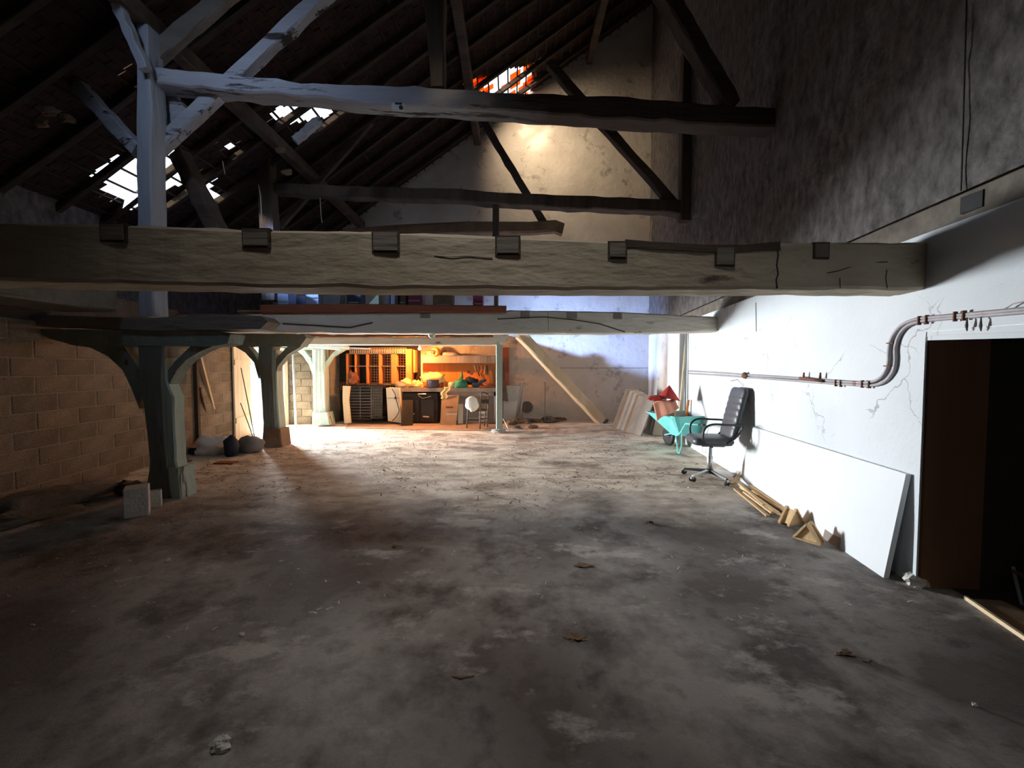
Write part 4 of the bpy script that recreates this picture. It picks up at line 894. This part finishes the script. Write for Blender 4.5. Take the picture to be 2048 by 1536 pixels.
# pegboard, shelf, bulb
pb = thing('pegboard', 'orange backboard behind the workbench with tools hung at its right', 'tool board', tuple(PY(918, 772, 11.42)))
B('panel', 844, 724, 990, 777, 11.40, .05, 'ochre', pb)
B('frame', 842, 712, 846, 777, 11.38, .07, 'paintw', pb)
sh = thing('wall_shelf', 'pale deep-edged shelf above the orange backboard', 'shelf', tuple(PY(918, 725, 11.2)))
B('fascia', 842, 712, 990, 726, 11.10, .03, 'greywood', sh); B('board', 842, 711, 990, 713, 11.10, .38, 'greywood', sh)
obj('cushion', MB().blob(PY(864, 707, 11.2), (.18, .12, .09), 3, .3, 14, 8), 'card', label='brown sack lying at the left of the wall shelf', cat='sack', smooth=True)
obj('orange_helmet', MB().blob(PY(872, 705, 11.15), (.13, .12, .14), 3, .08, 16, 9), 'ochre', label='orange helmet on the wall shelf near the lamp', cat='helmet', smooth=True)
obj('helmet_box', MB().box(tuple(PY(866, 704, 11.04)), (.10, .06, .10), Matrix.Rotation(.6, 3, 'Y'), .01), 'purple', label='small dark purple tin leaning on the orange helmet', cat='tin')
obj('grey_basket', MB().blob(PY(902, 709, 11.2), (.28, .14, .07), 5, .12, 16, 8), 'greysack', label='flat grey bundle on the middle of the wall shelf', cat='bundle', smooth=True)
bc = PY(839, 697, 10.75)
lb_ = thing('light_bulb', 'bare glowing light bulb hanging at the left end of the bench', 'lamp', tuple(bc))
obj('bulb', MB().lathe([(.004, -.045), (.02, -.04), (.034, -.02), (.036, 0), (.028, .022), (.014, .04), (.013, .05)], tuple(bc), 16), 'bulb', lb_, True)
obj('socket', MB().lathe([(.014, .05), (.018, .052), (.018, .09), (.006, .10)], tuple(bc), 12), 'plastic', lb_, True)
obj('cord', MB().tube([bc+V((0, 0, .10)), bc+V((.005, 0, .2)), bc+V((0, 0, .37))], .004, 5), 'black', lb_)
pl = bpy.data.lights.new('bulb_light', 'POINT'); pl.energy = 230; pl.color = (1, .36, .085); pl.shadow_soft_size = .04
po = bpy.data.objects.new('bulb_light', pl); C.objects.link(po); po.location = bc+V((0, -.07, -.02))
# heap on the bench
obj('yellow_bundle', MB().blob(PY(865, 758, 11.1), (.34, .16, .17), 8, .3, 20, 10), 'yellow', label='large yellow cloth bundle on the bench against the backboard', cat='bundle', smooth=True)
obj('straw_basket', MB().blob(PY(801, 771, 11.0), (.15, .12, .10), 2, .3, 14, 8), 'greysack', label='checked cloth ball at the left end of the bench', cat='cloth', smooth=True)
obj('yellow_gloves', MB().blob(PY(814, 768, 11.05), (.14, .12, .13), 3, .45, 16, 9), 'yellow', label='tangled yellow gloves beside the checked cloth', cat='gloves', smooth=True)
obj('paper_bag', MB().blob(PY(833, 768, 10.98), (.15, .10, .11), 11, .3, 12, 8), 'yellow', label='crumpled yellow paper bag left of the dark pot', cat='bag')
pt = thing('cooking_pot', 'dark purple enamel pot on the bench', 'pot', tuple(PY(866, 774, 10.98)))
c0 = PY(866, 774.5, 10.98); obj('body', MB().lathe([(.02, 0), (.155, 0), (.165, .02), (.17, .19), (.175, .20), (.165, .205), (.16, .19), (.15, .03), (.02, .02)], tuple(c0), 22), 'purple', pt, True)
obj('knob', MB().blob(tuple(c0+V((-.02, -.175, .15))), (.014, .014, .014), 0, 0, 8, 6, flat=False), 'chrome', pt)
for i, (x, y, h, m_) in enumerate(((879, 764, .22, 'yellow'), (889, 764, .26, 'cream'), (896, 766, .20, 'yellow'), (903, 769, .15, 'ochre'), (909, 770, .13, 'cream'))):
    c1 = PY(x, 775, 11.25); obj('bottle', MB().lathe([(.005, 0), (.04, 0), (.042, .02), (.042, h*.6), (.015, h*.78), (.014, h), (.004, h)], tuple(c1), 12), m_, smooth=True, label='bottle standing against the backboard, '+['tall yellow one right of the pot', 'tallest cream one', 'yellow one third from the pot', 'short orange one', 'last cream one before the green jacket'][i], cat='bottle', group='bottles at the back of the bench')
obj('glass_jar', MB().lathe([(.005, 0), (.10, 0), (.105, .03), (.10, .12), (.07, .15), (.06, .15)], tuple(PY(904, 775, 11.0)), 16), 'zinc', smooth=True, label='grey round jar lying right of the bottles', cat='jar')
obj('white_rag', MB().cloth(lambda u, v: PY(888+12*u, 776, 10.84)+V((.03*math.sin(v*9)-.10*v, -.035-.01*math.sin(u*7), .03-.30*v)), 6, 10, .008), 'yellow', smooth=True, label='yellowish rag hanging over the front edge of the bench', cat='rag')
obj('green_jacket', MB().blob(PY(922, 769, 10.95), (.17, .13, .15), 4, .3, 16, 10), 'gren', smooth=True, label='green fabric bag hanging over the bench front', cat='bag')
obj('green_tip', MB().tube([PY(921, 764, 11.05), PY(924, 752, 11.1), PY(923, 742, 11.1)], [.05, .035, .012], 8), 'gren', smooth=True, label='upright green umbrella tip above the green bag', cat='umbrella')
obj('navy_jacket', MB().blob(PY(942, 763, 11.1), (.19, .13, .12), 9, .3, 16, 9), 'navy', smooth=True, label='dark navy jacket heaped on the bench', cat='jacket')
obj('denim_trousers', MB().tube(smooth([PY(944, 769, 10.95), PY(955, 770, 10.98), PY(963, 763, 11.02), (PY(972, 760, 11.05))]), [.05, .055, .06, .06, .06, .06, .055, .055, .05, .05, .05, .05, .045, .045, .04, .04], 10), 'blue', smooth=True, label='folded blue denim on the bench beside the navy jacket', cat='trousers')
obj('red_cloth', MB().blob(PY(976, 770, 11.0), (.17, .12, .05), 5, .3, 14, 8), 'redwood', smooth=True, label='dark red cloth at the right end of the bench', cat='cloth')
tools = [(947, 741, 'roll of tape', .035, 'navy'), (938, 738, 'small round bobbin', .03, 'cream')]
for i, (x0, y0, x1, y1, m_) in enumerate([(948, 730, 951, 741, 'chrome'), (954, 728, 957, 742, 'pine'), (959, 729, 965, 741, 'orange'), (964, 729, 961, 745, 'orange'), (970, 731, 968, 747, 'pine'), (974, 730, 975, 748, 'darkw'), (956, 744, 959, 752, 'black'), (971, 746, 974, 750, 'gren'), (979, 732, 984, 772, 'card')]):
    obj('hand_tool', MB().bar(PY(x0, y0, 11.36), PY(x1, y1, 11.35), .03 if i < 8 else .1, .02), m_, label='tool hung on the orange backboard, '+['first from the left, bright metal', 'second, wooden handled', 'third, orange, slanting right', 'fourth, orange, slanting left', 'fifth, wooden', 'sixth, dark and upright', 'small black one hanging low', 'small green one low at the right', 'long brown one by the slim post'][i], cat='tool', group='tools on the orange backboard')
obj('tape_roll', MB().lathe([(.02, -.015), (.04, -.015), (.04, .015), (.02, .015)], tuple(PY(937, 744, 11.36)), 14, 'y'), 'purple', label='round blue and white tape roll on the orange backboard', cat='tape')
# right of the slim post
B('upright_board', 1005, 695, 1018, 772, 11.44, .05, 'redwood', label='tall orange-red panel right of the slim green post', cat='panel')
obj('dark_coat', MB().prism(pxp([(1003, 722), (1007, 724), (1016, 803), (1004, 801)], 10.9), (0, .08, 0)), 'darkwz', label='dark coat hanging beside the slim green post', cat='coat')
tk = thing('grey_tank', 'grey metal sheet box standing right of the slim green post', 'tank', tuple(PY(1020, 838, 10.9)))
obj('body', MB().prism(pxp([(1008, 772), (1040, 772), (1030, 842), (1006, 842)], 10.95), (0, .3, 0)), 'zinc', tk)
for x in (1041, 1048): obj('side_tube', MB().tube([PY(x, 766, 11.0), PY(x-8, 834, 11.0)], .03, 8), 'zinc', tk, True)
obj('round_basket', MB().lathe([(.01, .0), (.14, -.02), (.16, .0), (.14, .03), (.01, .02)], tuple(PY(1054, 814, 11.1)), 18, 'y'), 'wire', label='dark round sieve leaning at the foot of the gable', cat='sieve')
pole('thin white stick leaning on the slim green post', PZ(1020, 864)+V((0, .0, 0)), PY(1006, 838, 9.9), .010, 'paintw', nm='stick')
pole('thin upright stick against the gable plaster', PZ(1090, 846), PY(1090, 764, 11.4), .012, 'greywood', nm='stick')
obj('long_stick', MB().timber([PZ(1030, 838, .10), PZ(1085, 838, .08)], .04, .04, 3, .01), 'pale', label='pale branch lying on the rubble at the gable foot', cat='stick')
for i, (x, y, r_) in enumerate(((1022, 850, .16), (1050, 847, .20), (1072, 845, .15), (1100, 845, .22), (1120, 842, .16), (1035, 858, .10), (1066, 857, .12), (1205, 846, .16))):
    obj('rubble_lump', MB().blob(PZ(x, y)+V((0, .05, r_*.25)), (r_, r_*.7, r_*.45), i, .4, 10, 7), 'stone' if i % 2 else 'brownwood', label='rubble lump at the gable foot, '+['nearest the slim post', 'second from the slim post', 'third from the slim post', 'largest, below the upright stick', 'right of the largest', 'small one in front left', 'small one in front right', 'by the foot of the slanting beam'][i], cat='rubble', group='rubble along the gable foot')
obj('raking_shore', MB().timber([PZ(1202, 846)+V((0, 0, .05)), PY(1040, 668, 10.2)], .24, .25, 51, .012, 14), 'pale', label='stout pale beam raking from the gable floor up to the second beam', cat='beam')
obj('pendant_glass', MB().lathe([(.005, -.05), (.05, -.03), (.06, .0), (.05, .03), (.01, .035)], tuple(PY(864, 670.5, 6.6)), 12), 'paintw', smooth=True, label='small white lampshade under the second beam', cat='lampshade')
# ceiling boards lit near the far post
for i, (a, b) in enumerate((((600, 686), (700, 690)), ((612, 692), (680, 700)), ((632, 694), (740, 697)))):
    obj('loose_board', MB().bar(PY(*a, 9.9), PY(*b, 10.1), .14, .02), 'paintw', label='loose pale board under the loft by the far post, '+['upper', 'lower', 'right-hand, slanting'][i], cat='board')
B('floor_panel', 690, 846, 800, 851, 10.3, .04, 'ochre', label='thin orange board lying on the floor before the crates', cat='board') if False else None
q = [PZ(690, 856, .012), PZ(1000, 862, .012), PZ(1000, 846, .012), PZ(700, 843, .012)]
obj('floor_glow_sheet', MB().quad4(q[0], q[1], q[2], q[3], (0, 0, -.01)), 'card', label='orange-brown sheet added for the lamp glow on the floor in front of the bench', cat='sheet')  # lays the orange pool of bulb light on the floor as colour
# ---- loft clutter seen in the slit between the two beams
loft = [(556, 578, 7.2, 'bluepaint', 'blue-grey box at the left of the loft', 0), (586, 612, 8.6, 'navy', 'dark case on the loft, second from the left', 0), (612, 638, 7.4, 'bluepaint', 'pale blue door leaf on the loft', 0),
        (642, 680, 7.6, 'greysack', 'grey rounded crate on the loft', 0), (694, 722, 7.8, 'navy', 'dark blue picture frame on the loft', 0), (706, 758, 7.5, 'olive', 'olive canvas sloping on the loft', 0),
        (766, 780, 7.4, 'darkwz', 'dark narrow post-like box on the loft', 0), (782, 790, 7.3, 'bluepaint', 'thin pale upright board on the loft', 0), (792, 812, 7.5, 'darkwz', 'dark cupboard corner on the loft', 0),
        (812, 845, 7.6, 'plumred', 'plum-coloured chest on the loft', 0), (866, 905, 7.6, 'brownwood', 'brown wooden case on the loft', 0), (946, 966, 7.8, 'plumred', 'red box with a white dot on the loft', 0), (988, 996, 7.0, 'brownwood', 'short brown upright at the loft edge', 0)]
for i, (x0, x1, Y, m_, lab, _) in enumerate(loft):
    a = PY(x0, 640, Y); b = PY(x1, 640, Y); hh = .50+.2*((i*7) % 5)/4
    t = thing('loft_box', lab, 'box', ((a.x+b.x)/2, Y+.1, 2.401))
    W = b.x-a.x
    if 'olive' in m_: obj('canvas', MB().prism([V((a.x, Y, 2.402)), V((b.x, Y, 2.402)), V((b.x, Y, 2.85)), V((a.x+.1, Y, 2.44))], (0, .25, 0)), m_, t)
    else:
        obj('carcass', MB().box(((a.x+b.x)/2, Y+.13, 2.402+hh/2), (W, .26, hh), None, .006), m_, t)
        if W > .15: obj('edge_strip', MB().box(((a.x+b.x)/2, Y-.004, 2.402+hh*.5), (W*.72, .01, .02)), 'greywood', t)
# hanging straws and bits in the roof
for i, (pl_, Y) in enumerate((([(517, 370), (521, 392), (523, 430), (522, 452)], 6.2), ([(445, 322), (450, 348)], 6.8), ([(640, 395), (642, 430), (644, 445)], 7.0))):
    obj('straw', MB().tube([PY(x, y, Y) for x, y in pl_], .007, 5), 'paintw', label='pale straw strand hanging in the roof, '+['longest and blue-lit', 'short one by the left roof gap', 'one right of the dark upper post'][i], cat='straw')
for i, (x, y, Y) in enumerate(((560, 300, 7), (575, 345, 7.1), (100, 222, 4.6), (135, 238, 4.7), (80, 245, 4.7))):
    c = PY(x, y, Y); obj('torn_felt', MB().blob(tuple(c), (.09, .03, .05), i, .5, 8, 6, flat=False), 'brownwood', label='torn scrap hanging under the roof, '+['right of the dark upper post', 'lower right of the dark upper post', 'left part of the roof, top', 'left part of the roof, right', 'left part of the roof, lower left'][i], cat='scrap', group='torn scraps under the roof')
obj('curved_pipe', MB().tube(smooth([PY(x, y, 11.3) for x, y in ((1305, 495), (1304, 460), (1308, 438), (1316, 430))]), .05, 8), 'greywood', smooth=True, label='pale curved pipe on the gable below the far tie beam', cat='pipe')
obj('twig_hanger', MB().tube([PR(1460, 762, .02), PR(1475, 759, .03), PR(1487, 772, .02)], .003, 5), 'wire', label='bent wire hanging above the office chair', cat='wire')
# ---- floor litter
def near_litter(label, x, y, kind, seed, s=1):
    c = PZ(x, y)
    if kind == 'twig': obj('twig', MB().tube([c+V((-.05*s, .01, .006)), c+V((-.01, -.005, .012)), c+V((.05*s, .012, .007))], [.003, .007, .003], 6), 'leaf', label=label, cat='twig')
    elif kind == 'leaf': obj('dead_leaf', MB().blob(c+V((0, 0, .008)), (.045*s, .02*s, .011), seed, .9, 12, 6), 'leaf', label=label, cat='leaf')
    else: obj('stone', MB().blob(c+V((0, 0, .02*s)), (.03*s, .024*s, .022*s), seed, .4, 12, 8), 'concrete', label=label, cat='stone')
near_litter('grey stone on the floor at the bottom left of the view', 442, 1500, 'stone', 3, 1.15)
near_litter('dark curled leaf in the middle of the near floor', 1155, 1279, 'leaf', 4, 1.0)
near_litter('dark twig left of centre on the near floor', 925, 1358, 'twig', 4, 1.1)
near_litter('dark leaf scrap right of centre on the near floor', 1690, 1310, 'leaf', 6, .9)
near_litter('short twig right of the dark leaf scrap', 1738, 1326, 'twig', 2, .5)
near_litter('dark leaf cluster by the pale patch on the floor', 1168, 1132, 'leaf', 9, 1.4)
near_litter('dark chip on the floor near the middle', 795, 1096, 'leaf', 12, .9)
near_litter('pale crumb near the left floor edge', 484, 1272, 'stone', 5, .5)
near_litter('small pale chip at the right of the near floor', 1948, 1412, 'stone', 7, .35)
near_litter('pale splinter on the left floor', 336, 1124, 'stone', 8, .6)
near_litter('dark leaf under the office chair view, nearest the chair', 1300, 1046, 'leaf', 15, .8)
near_litter('brick crumb in front of the office chair', 1378, 977, 'stone', 15, .6)
rl = random.Random(5)
def scatter(name, n, m, box, size, dens=None, flat=.35):
    mb = MB(); c = 0
    while c < n:
        x = rl.uniform(box[0], box[1]); y = box[2]+(box[3]-box[2])*rl.random()
        if x < lwx(y)+.15 or x > rwx(y)-.15: continue
        if dens and noise.noise(V((x*.8, y*.8, dens))) < -.05+.3*rl.random()-.15: continue
        s = size*rl.uniform(.4, 1.5); a = rl.uniform(0, math.pi); l = s*rl.uniform(.6, 2.4); w_ = s*rl.uniform(.18, .5)
        d = V((math.cos(a), math.sin(a), rl.uniform(-.12, .12))); q = V((-math.sin(a), math.cos(a), 0)); z = s*flat*.5+.004
        p0 = V((x, y, z)); b_ = V((0, 0, s*flat*rl.uniform(.3, .8)))
        mb.add([p0-d*l-q*w_, p0-d*l+q*w_, p0+b_+q*w_*.6, p0+b_-q*w_*.6, p0+d*l*.9+q*w_*.5, p0+d*l*.9-q*w_*.5, p0-V((0, 0, z))], [(0, 1, 2, 3), (3, 2, 4, 5), (1, 0, 6), (4, 5, 6)]); c += 1
    return obj(name, mb, m, kind='stuff', label=None)
for nm, n, m_, bx, sz, de, lab in (('wood_chips', 3600, 'chips', (-5, 4, 4.4, 10.8), .020, 3, 'pale wood chips and straw strewn over the far floor'), ('leaf_litter', 2200, 'leaf', (-5, 4, 4.2, 11), .020, 7, 'dark leaf litter strewn over the far floor'), ('plaster_crumbs', 900, 'crumb', (-4.5, 3.5, 2.2, 9.5), .009, 0, 'small plaster crumbs scattered over the whole floor')):
    tag(scatter(nm, n, m_, bx, sz, de), lab, 'litter')
